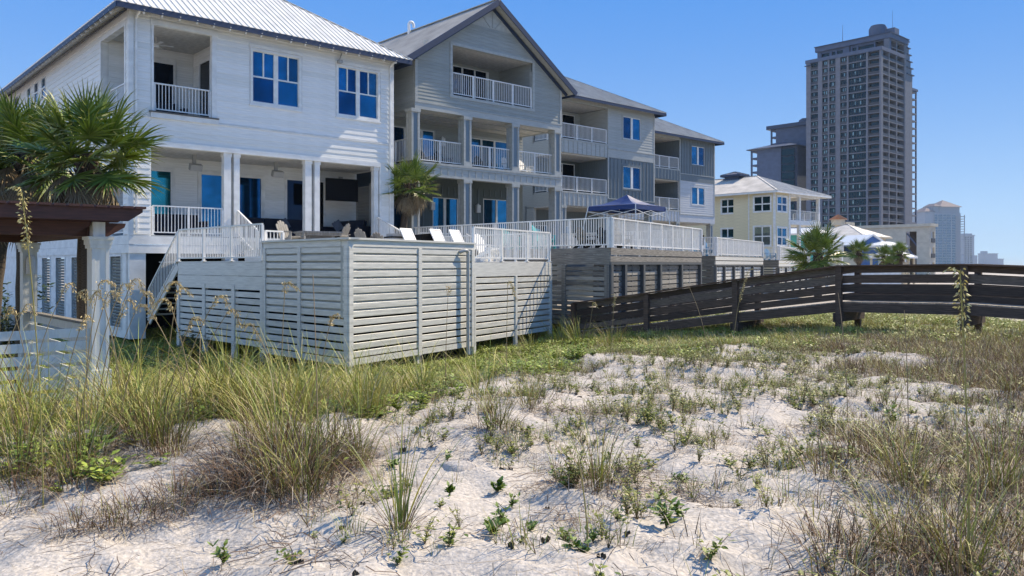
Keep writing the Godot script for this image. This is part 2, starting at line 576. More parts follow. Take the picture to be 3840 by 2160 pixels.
# a metal roof slope: t has x along the eave, y up the slope, z out of the roof
func roof_slope(roof: Node, t: Transform3D, poly: PackedVector2Array, panel_w: float, ribs: int, m: Material, thick := 0.02, rib_h := 0.035) -> void:
	var lo := 1e9; var hi := -1e9
	for p in poly:
		lo = minf(lo, p.x); hi = maxf(hi, p.x)
	var a := lo
	while a < hi - 0.02:
		var e := minf(a + panel_w, hi)
		var rect := PackedVector2Array([Vector2(a + 0.004, -50), Vector2(e - 0.004, -50), Vector2(e - 0.004, 50), Vector2(a + 0.004, 50)])
		for q in Geometry2D.intersect_polygons(poly, rect):
			var b := MB.new()
			b.prism(q, t, 0.004, thick)
			for r in ribs:
				var x := a + panel_w * (r + 0.5) / ribs
				if x > e - 0.03: continue
				var y0 := 1e9; var y1 := -1e9
				for i in q.size():
					var p0: Vector2 = q[i]; var p1: Vector2 = q[(i + 1) % q.size()]
					if (p0.x - x) * (p1.x - x) <= 0 and absf(p0.x - p1.x) > 1e-5:
						var yy := lerpf(p0.y, p1.y, (x - p0.x) / (p1.x - p0.x))
						y0 = minf(y0, yy); y1 = maxf(y1, yy)
				if y1 > y0 + 0.05:
					var prof := PackedVector2Array([Vector2(-0.035, 0), Vector2(0.035, 0), Vector2(0.015, rib_h), Vector2(-0.015, rib_h)])
					b.prism(prof, t * Transform3D(Basis(Vector3(1, 0, 0), Vector3(0, 0, 1), Vector3(0, -1, 0)), Vector3(x, 0, thick - 0.003)), -y1, -y0 + 0.015)
			obj("roof_panel", b, m, roof)
		a += panel_w

func hip_roof(root: Node, x0: float, x1: float, zf: float, zb: float, y: float, pitch: float, m: Material, fm: Material, panel_w := 0.9, ribs := 4, sides := [true, true, true, true]) -> MeshInstance3D:
	# zf front (larger z), zb back; ridge along z
	var hw := (x1 - x0) / 2
	var dep := zf - zb
	var run := minf(hw, dep / 2)
	var s := sqrt(1 + pitch * pitch)
	var top := y + run * pitch
	var r := MB.new()
	# ridge and hip caps, and the sheathing with its fascia
	var c := [Vector3(x0, y, zf), Vector3(x1, y, zf), Vector3(x1, y, zb), Vector3(x0, y, zb)]
	var k := [Vector3(x0 + run, top, zf - run), Vector3(x1 - run, top, zf - run), Vector3(x1 - run, top, zb + run), Vector3(x0 + run, top, zb + run)]
	for i in 4:
		r.bar(c[i] + Vector3(0, 0.045, 0), k[i] + Vector3(0, 0.045, 0), 0.16, 0.03)
		if (k[i] - k[(i + 1) % 4]).length() > 0.1: r.bar(k[i] + Vector3(0, 0.05, 0), k[(i + 1) % 4] + Vector3(0, 0.05, 0), 0.2, 0.03)
	var roof := obj("roof", r, m, root)
	var f := MB.new()
	for i in 4:
		var a: Vector3 = c[i]; var b: Vector3 = c[(i + 1) % 4]
		f.bar(a - Vector3(0, 0.10, 0), b - Vector3(0, 0.10, 0), 0.04, 0.18)
		f.quad(c[i] - Vector3(0, 0.01, 0), c[(i + 1) % 4] - Vector3(0, 0.01, 0), k[(i + 1) % 4] - Vector3(0, 0.01, 0), k[i] - Vector3(0, 0.01, 0))
	obj("fascia", f, fm, roof)
	var dirs := [[Vector3(1, 0, 0), Vector3(0, pitch, -1)], [Vector3(0, 0, -1), Vector3(-1, pitch, 0)], [Vector3(-1, 0, 0), Vector3(0, pitch, 1)], [Vector3(0, 0, 1), Vector3(1, pitch, 0)]]
	for i in 4:
		if not sides[i]: continue
		var ax: Vector3 = dirs[i][0]; var ay: Vector3 = dirs[i][1].normalized()
		var len: float = (c[(i + 1) % 4] - c[i]).length()
		var t := Transform3D(Basis(ax, ay, ax.cross(ay)), c[i])
		var poly := PackedVector2Array([Vector2(0, 0), Vector2(len, 0), Vector2(len - run, run * s), Vector2(run, run * s)])
		if len - 2 * run < 0.02: poly = PackedVector2Array([Vector2(0, 0), Vector2(len, 0), Vector2(len / 2, run * s)])
		roof_slope(roof, t, poly, panel_w, ribs, m)
	return roof

# ------------------------------------------------------------------ the white house
func white_house() -> void:
	var W := 10.88
	var DEP := 25.0
	var h := thing("white_house", "white lap-sided beach house with ribbed white hip roof and corner balcony", "house", UV(9.05, 29.87), TURN)
	var F := plane(Vector3.ZERO, Vector3.RIGHT)
	var L := plane(Vector3.ZERO, Vector3(0, 0, 1))
	var sid: Material = M.white_siding; var wp: Material = M.white_paint
	var ex := 0.211
	# upper storey, front
	var bal := [0.78, 2.90, 8.03, 11.10]
	var w1 := [4.47, 6.40, 8.87, 10.83]
	var w2 := [8.18, 10.09, 8.85, 10.82]
	wall(h, F, 0, W, 6.80, 11.5, 0.2, [bal, w1, w2], wp)
	siding(h, F, 0.12, W - 0.12, 7.87, 11.42, ex, [[0.70, 3.06, 7.80, 11.27], [4.32, 6.55, 8.72, 11.07], [8.04, 10.24, 8.70, 11.05]], sid)
	siding(h, F, 0.12, W - 0.12, 6.99, 7.80, ex, [], sid)
	trim(h, "corner_board", F, -0.03, 0.12, 3.62, 11.5, 0.003, 0.035, wp)
	trim(h, "corner_board", F, W - 0.12, W + 0.03, 3.62, 11.5, 0.003, 0.035, wp)
	trim(h, "belt_flashing", F, -0.02, W + 0.02, 7.80, 7.85, 0.003, 0.05, wp)
	trim(h, "frieze_board", F, -0.03, W + 0.03, 11.36, 11.5, 0.004, 0.05, wp)
	trim(h, "porch_beam_board", F, 0.60, 10.22, 6.80, 6.985, 0.003, 0.06, wp)
	# balcony surround and its sill shelf
	trim(h, "balcony_casing", F, 0.72, 0.80, 8.0, 11.10, 0.003, 0.04, wp)
	trim(h, "balcony_casing", F, 2.88, 3.05, 8.0, 11.10, 0.003, 0.04, wp)
	trim(h, "balcony_casing", F, 0.68, 3.10, 11.08, 11.27, 0.003, 0.055, wp)
	trim(h, "balcony_sill", F, 0.68, 3.10, 7.80, 7.98, 0.052, 0.10, wp)
	trim(h, "balcony_floor_edge", F, 0.64, 3.12, 7.985, 8.03, 0.003, 0.13, M.bronze)
	for w in [w1, w2]:
		casing(h, "window_casing", F, w[0], w[1], w[2], w[3], 0.10, 0.045, wp)
		trim(h, "window_head", F, w[0] - 0.15, w[1] + 0.15, w[3] + 0.11, w[3] + 0.24, 0.003, 0.06, wp)
		trim(h, "window_sill", F, w[0] - 0.14, w[1] + 0.14, w[2] - 0.17, w[2] - 0.105, 0.003, 0.07, wp)
		window(h, "window", F, w[0], w[1], w[2], w[3], [[0, 0.232, 0.5, 1], [0.232, 0.465, 0.5, 1], [0, 0.465, 0, 0.5], [0.535, 0.768, 0.5, 1], [0.768, 1, 0.5, 1], [0.535, 1, 0, 0.5]], wp, M.glass_blue, 0.055)
	# balcony room
	var bb := plane(Vector3(0, 0, -3.3), Vector3(1, 0, -3.3))
	wall(h, bb, 0.2, 3.6, 7.9, 11.3, 0.15, [], wp, "balcony_back_wall")
	siding(h, bb, 0.25, 3.43, 8.05, 11.1, ex, [[1.55, 2.78, 8.0, 10.7]], sid)
	window(h, "balcony_door", bb, 1.62, 2.70, 8.04, 10.62, [[0, 1, 0, 1]], wp, M.glass_dark, 0.14, -0.06)
	var br := plane(Vector3(3.45, 0, -3.3), Vector3(3.45, 0, 0))
	wall(h, br, 0, 3.1, 7.9, 11.3, 0.12, [], wp, "balcony_side_wall")
	siding(h, br, 0.05, 3.05, 8.05, 11.1, ex, [[0.7, 2.05, 8.0, 10.7]], sid)
	window(h, "balcony_door", br, 0.78, 1.96, 8.04, 10.62, [[0, 1, 0, 1]], wp, M.glass_dark, 0.16, -0.06)
	trim(h, "balcony_floor", F, 0.02, 3.44, 7.86, 8.03, -3.3, -0.21, M.trim_grey)
	trim(h, "balcony_ceiling", F, 0.02, 3.44, 11.12, 11.25, -3.3, -0.21, M.soffit)
	var fan := MB.new()
	fan.tube([Vector3(1.45, 11.12, -1.7), Vector3(1.45, 10.85, -1.7)], [0.02, 0.02], 6)
	fan.tube([Vector3(1.45, 10.88, -1.7), Vector3(1.45, 10.72, -1.7)], [0.10, 0.13], 10)
	for k in 5:
		var a := TAU * k / 5 + 0.3
		fan.bar(Vector3(1.45, 10.83, -1.7) + Vector3(cos(a), 0, sin(a)) * 0.1, Vector3(1.45, 10.82, -1.7) + Vector3(cos(a), 0, sin(a)) * 0.62, 0.13, 0.012)
	obj("ceiling_fan", fan, wp, h)
	railing(h, Vector3(0.84, 8.03, -0.10), Vector3(2.86, 8.03, -0.10), 1.02, M.white_metal, 3.0)
	railing(h, Vector3(-0.0, 8.03, -3.1) + Vector3(0.12, 0, 0), Vector3(0.12, 8.03, -0.5), 1.02, M.white_metal, 1.4)
	# left side
	var sb := [-3.28, -0.47, 8.20, 11.0]
	var so := [-2.35, -0.72, 3.62, 6.75]
	var sh := [sb, so]
	var swins := []
	for q in [[-12.57, -11.87], [-14.0, -13.3], [-15.5, -14.8], [-18.8, -17.5], [-22.3, -21.0]]:
		swins.append([q[0], q[1], 10.22, 11.17])
	for q in [[-6.2, -5.3], [-9.0, -8.1], [-16.0, -15.1]]:
		swins.append([q[0], q[1], 4.6, 6.3])
	var louv := []
	for q in [[-2.2, -0.83], [-4.0, -2.6], [-7.5, -5.9], [-10.1, -8.5], [-12.6, -11.0], [-15.0, -13.5]]:
		louv.append([q[0], q[1], 0.3, 2.95])
	wall(h, L, -DEP, -0.2, 0.0, 11.5, 0.2, sh + swins + louv, wp, "side_wall")
	siding(h, L, -DEP, -0.12, 3.66, 11.4, ex, [[-3.4, -0.35, 8.1, 11.12], [-2.5, -0.6, 3.6, 6.9]] + swins, sid)
	trim(h, "side_belt_board", L, -DEP, 0.03, 3.0, 3.3, 0.003, 0.04, wp)
	trim(h, "side_belt_board", L, -DEP, 0.03, 3.31, 3.62, 0.003, 0.03, wp)
	trim(h, "corner_board", L, -0.12, 0.03, 3.62, 11.5, 0.004, 0.04, wp)
	casing(h, "balcony_casing", L, sb[0], sb[1], sb[2], sb[3], 0.12, 0.04, wp)
	for q in swins:
		window(h, "side_window", L, q[0], q[1], q[2], q[3], [[0, 1, 0.5, 1], [0, 1, 0, 0.5]], wp, M.glass_blue, 0.06, -0.01)
	for q in louv:
		casing(h, "louvre_frame", L, q[0] + 0.06, q[1] - 0.06, q[2] + 0.06, q[3] - 0.06, 0.06, 0.03, wp)
		var y: float = q[2] + 0.1
		while y < q[3] - 0.1:
			var b := MB.new()
			b.box(L * Transform3D(Basis(Vector3(1, 0, 0), 0.7), Vector3(0, y, -0.08)), Vector3(q[0] + 0.06, -0.06, -0.01), Vector3(q[1] - 0.06, 0.06, 0.01))
			obj("louvre_slat", b, M.trim_grey, h)
			y += 0.12
	# eaves of the left side: rafter tails under the overhang
	var z := -DEP + 0.4
	while z < 0.4:
		var b := MB.new()
		b.box(Transform3D(Basis(Vector3(0, 0, 1), 0.588), Vector3(-0.58, 11.29, z)), Vector3(0, -0.06, -0.022), Vector3(0.75, 0.09, 0.022))
		obj("rafter_tail", b, wp, h)
		z += 0.61
	var x := 0.3
	while x < W:
		var b := MB.new()
		b.box(Transform3D(Basis(Vector3(1, 0, 0), 0.588), Vector3(x, 11.29, 0.58)), Vector3(-0.022, -0.06, -0.75), Vector3(0.022, 0.09, 0))
		obj("rafter_tail", b, wp, h)
		x += 0.61
	hip_roof(h, -0.6, W + 0.6, 0.6, -DEP - 0.6, 11.5, 0.67, M.roof_white, M.fascia_blue, 0.755, 3, [true, true, false, true])
	# porch
	var deck_y := 3.64
	trim(h, "porch_floor", F, 0, W, 3.42, deck_y, -3.3, -0.02, M.trim_grey)
	trim(h, "porch_band", F, -0.03, W + 0.03, 3.31, 3.60, 0.0, 0.035, wp)
	trim(h, "porch_band", F, -0.03, W + 0.03, 3.0, 3.30, -0.2, 0.025, wp)
	trim(h, "porch_ceiling", F, 0.0, W, 6.82, 6.95, -3.3, -0.21, M.soffit)
	trim(h, "porch_pillar", F, 0.003, 0.72, 3.6, 6.80, -0.72, -0.004, wp)
	trim(h, "porch_pillar", F, W - 0.69, W - 0.003, 3.6, 6.80, -0.30, -0.004, wp)
	siding(h, F, 0.12, 0.70, 3.66, 6.78, ex, [], sid)
	siding(h, F, W - 0.60, W - 0.12, 3.66, 6.78, ex, [], sid)
	trim(h, "casing_board", F, W - 0.69, W - 0.60, 3.6, 6.8, 0.003, 0.04, wp)
	for q in [[3.36, 3.63], [3.75, 3.97], [6.70, 6.98], [7.12, 7.35], [9.94, 10.15]]:
		var b := MB.new()
		b.box(F, Vector3(q[0], deck_y, -0.26), Vector3(q[1], 6.80, -0.02))
		b.box(F, Vector3(q[0] - 0.025, deck_y, -0.285), Vector3(q[1] + 0.025, deck_y + 0.18, 0.005))
		b.box(F, Vector3(q[0] - 0.025, 6.66, -0.285), Vector3(q[1] + 0.025, 6.797, 0.005))
		obj("porch_post", b, wp, h)
	var pb := plane(Vector3(0, 0, -3.0), Vector3(1, 0, -3.0))
	var doors := [[1.30, 2.52, 3.66, 6.32], [3.60, 4.75, 3.66, 6.32], [5.20, 6.28, 3.66, 6.32], [7.38, 8.25, 3.66, 6.32], [8.60, 9.20, 3.66, 6.32]]
	wall(h, pb, 0, W, 3.4, 6.95, 0.15, doors, wp, "porch_back_wall")
	siding(h, pb, 0.02, W - 0.02, 3.68, 6.8, ex, [[1.2, 2.62, 3.6, 6.42], [3.5, 4.85, 3.6, 6.42], [5.1, 6.38, 3.6, 6.42], [7.28, 8.35, 3.6, 6.42], [8.5, 9.3, 3.6, 6.42]], sid)
	var gl := [M.glass_teal, M.glass_blue, M.glass_blue, M.glass_dark, M.glass_dark]
	for i in 5:
		var q: Array = doors[i]
		casing(h, "door_casing", pb, q[0], q[1], q[2] + 0.1, q[3], 0.09, 0.04, wp)
		window(h, "porch_door", pb, q[0], q[1], q[2], q[3], [[0, 1, 0, 1]], wp, gl[i], 0.14 if i < 3 else 0.05, 0.03)
	for q in [[2.8, -1.5], [6.15, -1.5]]:
		var b := MB.new()
		b.cbox(Vector3(q[0], 6.62, q[1]), Vector3(0.12, 0.4, 0.12))
		b.box(Transform3D(Basis(Vector3(1, 0, 0), 0.4), Vector3(q[0] - 0.22, 6.25, q[1])), Vector3.ZERO, Vector3(0.45, 0.24, 0.22))
		obj("porch_speaker", b, M.grey_plastic, h)
	var wl := MB.new()
	wl.cbox(Vector3(10.0, 6.45, -2.93), Vector3(0.16, 0.30, 0.12))
	obj("wall_lamp", wl, M.grey_plastic, h)
	railing(h, Vector3(0.80, deck_y, -0.1), Vector3(3.33, deck_y, -0.1), 1.05, M.white_metal, 1.3)
	railing(h, Vector3(0.1, deck_y, -2.35), Vector3(0.1, deck_y, -0.75), 1.05, M.white_metal, 1.6)
	# louvred privacy screen on the porch's right side
	var S := plane(Vector3(W - 0.15, 0, -3.0), Vector3(W - 0.15, 0, 0))
	for q in [[0.25, 1.45], [1.45, 2.7]]:
		for e in [[q[0], q[0] + 0.07], [q[1] - 0.07, q[1]]]:
			trim(h, "screen_stile", S, e[0], e[1], 3.64, 6.25, -0.04, 0.04, M.grey_plastic)
		var y := 3.7
		while y < 6.2:
			var b := MB.new()
			b.box(S * Transform3D(Basis(Vector3(1, 0, 0), 0.85), Vector3(0, y, 0)), Vector3(q[0] + 0.07, -0.085, -0.009), Vector3(q[1] - 0.07, 0.085, 0.009))
			obj("screen_slat", b, M.grey_plastic, h)
			y += 0.14
	# ground storey under the porch: pillars and a dark opening
	for q in [[0.0, 0.54], [3.4, 3.9], [6.8, 7.3], [10.3, 10.88]]:
		var gp := MB.new()
		gp.box(F, Vector3(q[0], 0, -0.35), Vector3(q[1], 3.0, -0.004))
		obj("ground_pillar", gp, wp, h)
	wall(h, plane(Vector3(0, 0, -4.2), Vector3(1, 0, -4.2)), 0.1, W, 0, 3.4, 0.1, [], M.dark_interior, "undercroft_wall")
	wall(h, plane(Vector3(W, 0, 0), Vector3(W, 0, -1)), 3.05, DEP, 0.0, 11.5, 0.2, [], wp, "right_wall")
	wall(h, plane(Vector3(W, 0, 0), Vector3(W, 0, -1)), 0.2, 3.05, 6.8, 11.5, 0.2, [], wp, "right_wall")
	for q in [0.2, 10.70]:
		var rp := MB.new()
		rp.box(F, Vector3(q - 0.035, 3.7, 0.04), Vector3(q + 0.035, 11.2, 0.10))
		rp.bar(Vector3(q, 11.2, 0.07), Vector3(q, 11.38, 0.5), 0.07, 0.06)
		obj("rain_pipe", rp, wp, h)
	# sensor camera under the eave
	var cam := MB.new()
	cam.bar(Vector3(8.30, 11.36, 0.08), Vector3(8.15, 11.0, 0.12), 0.03, 0.03)
	cam.cbox(Vector3(8.17, 10.98, 0.16), Vector3(0.16, 0.13, 0.2))
	obj("security_camera", cam, M.grey_plastic, h)
	# steps from the porch to the deck, with their rails
	var st := MB.new()
	for i in 3:
		st.box(F, Vector3(3.98, 3.1, 0.05 + 0.3 * i), Vector3(9.9, 3.64 - 0.17 * (i + 1), 0.35 + 0.3 * i))
	obj("porch_step", st, M.trim_grey, h)
	railing(h, Vector3(3.86, 3.64, 0.05), Vector3(3.86, 2.85, 1.75), 1.0, M.white_metal, 2.0)
	railing(h, Vector3(10.05, 3.64, 0.05), Vector3(10.05, 2.95, 1.9), 1.0, M.white_metal, 2.0)

# ------------------------------------------------------------------ the grey gabled house
func grey_column(h: Node3D, x0: float, x1: float, y0: float, y1: float, z1: float) -> void:
	var b := MB.new()
	var w := x1 - x0
	b.box(Transform3D(), Vector3(x0 + 0.04, y0, z1 - w + 0.04), Vector3(x1 - 0.04, y1, z1 - 0.04))
	b.box(Transform3D(), Vector3(x0 - 0.02, y0, z1 - w - 0.02), Vector3(x1 + 0.02, y0 + 0.2, z1 + 0.02))
	b.box(Transform3D(), Vector3(x0 - 0.03, y1 - 0.16, z1 - w - 0.03), Vector3(x1 + 0.03, y1, z1 + 0.03))
	for xx in [x0, x1 - 0.1]:
		b.box(Transform3D(), Vector3(xx, y0 + 0.2, z1 - 0.06), Vector3(xx + 0.1, y1 - 0.16, z1))
		b.box(Transform3D(), Vector3(xx, y0 + 0.2, z1 - w), Vector3(xx + 0.1, y1 - 0.16, z1 - w + 0.06))
	var c := obj("porch_column", b, M.trim_grey, h)
	var s := MB.new()
	s.box(Transform3D(), Vector3(x0 + 0.12, y0 + 0.24, z1 - 0.041), Vector3(x1 - 0.12, y1 - 0.2, z1 - 0.036))
	obj("column_inset", s, M.shutter_inset, c)

func grey_house() -> void:
	var W := 9.42
	var DEP := 22.0
	var h := thing("grey_gabled_house", "grey lap-sided three storey house with steep front gable and two deep porches", "house", UV(21.4, 30.28), TURN)
	var F := plane(Vector3.ZERO, Vector3.RIGHT)
	var L := plane(Vector3.ZERO, Vector3(0, 0, 1))
	var sd: Material = M.grey_siding; var tg: Material = M.trim_grey
	var px := 4.6; var py := 15.45; var ex0 := -0.85; var ey := 11.72
	var slope := (py - ey) / (px - ex0)
	var line := [px, py - 0.12, slope, 0.1, W - 0.1]
	var ho := [2.12, 7.31, 10.58, 12.92]
	# gable wall with its opening
	var gw := MB.new()
	for c in cells(0, W, 9.68, 11.9, [ho]): gw.box(F, Vector3(c[0], c[2], -0.2), Vector3(c[1], c[3], 0))
	gw.box(F, Vector3(0.6, 11.9, -0.2), Vector3(ho[0], 12.9, 0))
	gw.box(F, Vector3(ho[1], 11.9, -0.2), Vector3(8.4, 12.5, 0))
	gw.prism(PackedVector2Array([Vector2(0.9, 12.925), Vector2(8.3, 12.925), Vector2(px, 15.3)]), F, -0.2, 0.0)
	obj("gable_wall", gw, tg, h)
	siding(h, F, 0, W, 10.02, 14.15, 0.16, [[1.96, 7.45, 10.45, 13.08]], sd, line)
	casing(h, "balcony_casing", F, ho[0], ho[1], ho[2], ho[3], 0.14, 0.045, tg)
	trim(h, "belt_flashing", F, -0.03, W + 0.03, 9.97, 10.02, 0.003, 0.05, tg)
	trim(h, "porch_beam_board", F, -0.03, W + 0.03, 9.68, 9.965, 0.003, 0.03, M.grey_siding_light)
	trim(h, "corner_board", F, -0.02, 0.12, 10.02, 11.9, 0.003, 0.04, tg)
	trim(h, "corner_board", F, W - 0.12, W + 0.02, 10.02, 11.9, 0.003, 0.04, tg)
	# sunburst in the peak
	var pk := MB.new()
	pk.prism(PackedVector2Array([Vector2(2.75, 14.16), Vector2(6.45, 14.16), Vector2(px, 15.4)]), F, 0.003, 0.02)
	obj("gable_panel", pk, tg, h)
	for q in [[Vector2(px, 14.2), Vector2(px, 15.05)], [Vector2(px - 0.16, 14.2), Vector2(px - 0.62, 14.66)], [Vector2(px + 0.16, 14.2), Vector2(px + 0.62, 14.66)]]:
		var b := MB.new()
		b.bar(Vector3(q[0].x, q[0].y, 0.03), Vector3(q[1].x, q[1].y, 0.03), 0.05, 0.03, Vector3(0, 0, 1))
		obj("sunburst_batten", b, M.grey_siding, h)
	# balcony
	var bb := plane(Vector3(0, 0, -2.6), Vector3(1, 0, -2.6))
	wall(h, bb, 1.9, 7.6, 10.3, 13.1, 0.15, [[3.4, 6.6, 10.6, 12.8]], sd, "balcony_back_wall")
	window(h, "balcony_door", bb, 3.4, 6.6, 10.6, 12.8, [[0, 0.235, 0, 1], [0.235, 0.44, 0, 1], [0.44, 0.70, 0, 1], [0.70, 0.96, 0, 1]], M.white_paint, M.glass_dark, 0.1, 0.03)
	wall(h, plane(Vector3(7.35, 0, -2.6), Vector3(7.35, 0, 0)), 0, 2.45, 10.3, 13.1, 0.12, [], sd, "balcony_side_wall")
	wall(h, plane(Vector3(2.08, 0, 0), Vector3(2.08, 0, -1)), 0.15, 2.6, 10.3, 13.1, 0.12, [], sd, "balcony_side_wall")
	trim(h, "balcony_ceiling", F, 2.0, 7.5, 12.94, 13.05, -2.6, -0.21, M.soffit)
	trim(h, "balcony_floor", F, 2.1, 7.35, 10.44, 10.57, -2.6, 0.02, tg)
	railing(h, Vector3(2.16, 10.58, -0.06), Vector3(7.28, 10.58, -0.06), 1.07, M.white_metal, 1.3)
	# left wall above the porch, the rest of the body
	wall(h, L, -DEP, -0.2, 9.68, 11.75, 0.2, [], tg, "side_wall")
	siding(h, L, -DEP, -0.1, 9.72, 11.72, 0.16, [], M.grey_siding_light)
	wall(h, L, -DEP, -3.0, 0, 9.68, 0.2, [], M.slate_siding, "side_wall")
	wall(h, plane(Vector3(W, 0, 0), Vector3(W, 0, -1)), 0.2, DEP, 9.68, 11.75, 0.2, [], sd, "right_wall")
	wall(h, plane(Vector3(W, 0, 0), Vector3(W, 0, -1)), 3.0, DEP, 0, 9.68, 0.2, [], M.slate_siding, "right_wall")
	# main porch
	trim(h, "porch_ceiling", F, 0, W, 9.70, 9.80, -3.0, -0.21, M.soffit)
	for zz in [-1.0, -2.1]:
		trim(h, "ceiling_strip", F, 0.05, W - 0.05, 9.66, 9.70, zz - 0.04, zz + 0.04, M.trim_grey)
	trim(h, "porch_floor", F, -0.02, W + 0.02, 7.2, 7.3, -3.0, 0.06, tg)
	trim(h, "porch_fascia", F, 0, W, 6.65, 7.2, -0.15, 0.0, M.grey_siding_light)
	trim(h, "fascia_rail", F, -0.02, W + 0.02, 6.65, 6.76, 0.002, 0.04, tg)
	trim(h, "fascia_rail", F, -0.02, W + 0.02, 7.1, 7.198, 0.002, 0.04, tg)
	battens(h, F, 0, W, 6.765, 7.095, 0.42, [], tg)
	trim(h, "porch_fascia", L, -3.0, -0.16, 6.65, 7.2, -0.15, 0.0, M.grey_siding_light)
	var pb := plane(Vector3(0, 0, -3.0), Vector3(1, 0, -3.0))
	var dm := [[0.3, 3.3, 7.32, 9.36], [5.35, 8.3, 7.32, 9.30]]
	wall(h, pb, 0, W, 7.0, 9.8, 0.15, dm, M.grey_siding_light, "porch_back_wall")
	siding(h, pb, 0.02, W - 0.02, 7.34, 9.68, 0.16, [[0.2, 3.4, 7.3, 9.46], [5.25, 8.4, 7.3, 9.4]], sd)
	window(h, "sliding_door", pb, 0.3, 3.3, 7.32, 9.36, [[0, 0.40, 0, 1], [0.44, 0.72, 0, 1], [0.75, 1, 0, 1]], M.white_paint, M.glass_blue, 0.1, 0.03)
	window(h, "sliding_door", pb, 5.35, 8.3, 7.32, 9.30, [[0.03, 0.36, 0, 1], [0.37, 0.67, 0, 1], [0.68, 1, 0, 1]], M.white_paint, M.glass_blue, 0.1, 0.03)
	for q in [[3.75, 8.9], [8.65, 8.9], [3.1, 5.6], [6.1, 5.6]]:
		var b := MB.new()
		b.box(pb, Vector3(q[0] - 0.11, q[1] - 0.25, 0.03), Vector3(q[0] + 0.11, q[1] + 0.14, 0.2))
		b.tube([pb * Vector3(q[0], q[1] + 0.14, 0.1), pb * Vector3(q[0], q[1] + 0.22, 0.1)], [0.1, 0.03], 8)
		obj("wall_lamp", b, M.white_paint, h)
	for q in [[-0.2, 0.25], [2.82, 3.28], [5.92, 6.38], [8.93, 9.40]]:
		grey_column(h, q[0], q[1], 7.3, 9.68, 0.02)
		grey_column(h, q[0], q[1], 3.0, 6.65, 0.02)
	for q in [[0.27, 2.80], [3.30, 5.90], [6.40, 8.91]]:
		railing(h, Vector3(q[0], 7.3, -0.2), Vector3(q[1], 7.3, -0.2), 1.07, M.white_metal, 1.3, 0.115, false)
	railing(h, Vector3(0.03, 7.3, -2.9), Vector3(0.03, 7.3, -0.4), 1.07, M.white_metal, 1.3, 0.115, false)
	# lower porch
	var dl := [[3.2, 5.3, 3.2, 6.02], [6.55, 8.45, 3.2, 6.12]]
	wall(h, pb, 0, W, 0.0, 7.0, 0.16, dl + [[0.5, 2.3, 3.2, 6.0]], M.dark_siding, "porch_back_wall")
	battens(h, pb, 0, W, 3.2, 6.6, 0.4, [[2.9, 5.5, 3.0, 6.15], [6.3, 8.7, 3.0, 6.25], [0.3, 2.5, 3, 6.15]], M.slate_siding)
	window(h, "sliding_door", pb, 3.2, 5.3, 3.2, 6.02, [[0, 0.35, 0, 1], [0.39, 0.77, 0, 1], [0.81, 1, 0, 1]], M.white_paint, M.glass_blue, 0.08, 0.03)
	window(h, "sliding_door", pb, 6.55, 8.45, 3.2, 6.12, [[0, 0.49, 0, 1], [0.51, 1, 0, 1]], M.white_paint, M.glass_blue, 0.08, 0.03)
	window(h, "sliding_door", pb, 0.5, 2.3, 3.2, 6.0, [[0, 0.49, 0, 1], [0.51, 1, 0, 1]], M.white_paint, M.glass_blue, 0.08, 0.03)
	trim(h, "porch_floor", F, 0, W, 2.85, 3.0, -3.0, 0.1, tg)
	wall(h, F, 0.3, W - 0.3, 0.0, 2.84, 0.1, [], M.slate_siding, "undercroft_wall")
	railing(h, Vector3(0.3, 3.0, -0.2), Vector3(2.8, 3.0, -0.2), 1.05, M.white_metal, 1.3, 0.115, false)
	railing(h, Vector3(2.9, 3.0, 0.1), Vector3(2.9, 2.4, 1.5), 1.05, M.white_metal, 1.6)
	# roof
	var rr := MB.new()
	rr.bar(Vector3(px, py + 0.04, 0.5), Vector3(px, py + 0.04, -DEP), 0.3, 0.04)
	for s in [-1.0, 1.0]:
		var xe: float = px + s * (px - ex0)
		var t := Transform3D(Basis(Vector3(0, 0, -s), Vector3(-s, slope, 0).normalized(), Vector3(s * slope, 1, 0).normalized()), Vector3(xe, ey, 0.5 if s > 0 else -DEP))
		var ln := sqrt((px - ex0) ** 2 + (py - ey) ** 2)
		rr.prism(PackedVector2Array([Vector2(0, 0), Vector2(DEP + 0.5, 0), Vector2(DEP + 0.5, ln), Vector2(0, ln)]), t, -0.10, 0.0)
	var roof := obj("roof", rr, M.trim_grey, h)
	for s in [-1.0, 1.0]:
		var xe: float = px + s * (px - ex0)
		var t := Transform3D(Basis(Vector3(0, 0, -s), Vector3(-s, slope, 0).normalized(), Vector3(s * slope, 1, 0).normalized()), Vector3(xe, ey, 0.5 if s > 0 else -DEP))
		var ln := sqrt((px - ex0) ** 2 + (py - ey) ** 2)
		roof_slope(roof, t, PackedVector2Array([Vector2(0, 0), Vector2(DEP + 0.5, 0), Vector2(DEP + 0.5, ln), Vector2(0, ln)]), 0.92, 4, M.roof_grey)
		var fb := MB.new()
		fb.bar(Vector3(xe, ey - 0.10, 0.53), Vector3(px, py - 0.10, 0.53), 0.05, 0.26)
		fb.bar(Vector3(xe, ey - 0.08, 0.5), Vector3(xe, ey - 0.08, -DEP), 0.05, 0.22)
		obj("rake_board", fb, M.fascia_blue, roof)
		var fs := MB.new()
		fs.bar(Vector3(xe - s * 0.25, ey - 0.12, 0.05), Vector3(px, py - 0.29, 0.05), 0.06, 0.16)
		obj("rake_trim", fs, M.fascia_blue, roof)
	# gooseneck vent
	var vp := MB.new()
	var pts := [Vector3(4.25, 15.0, -6.6), Vector3(4.25, 15.72, -6.6)]
	for k in 7: pts.append(Vector3(4.41 - 0.16 * cos(PI * k / 6), 15.76 + 0.17 * sin(PI * k / 6), -6.6))
	pts.append(Vector3(4.57, 15.66, -6.6))
	var rad := []
	for p in pts: rad.append(0.075)
	vp.tube(pts, rad, 8)
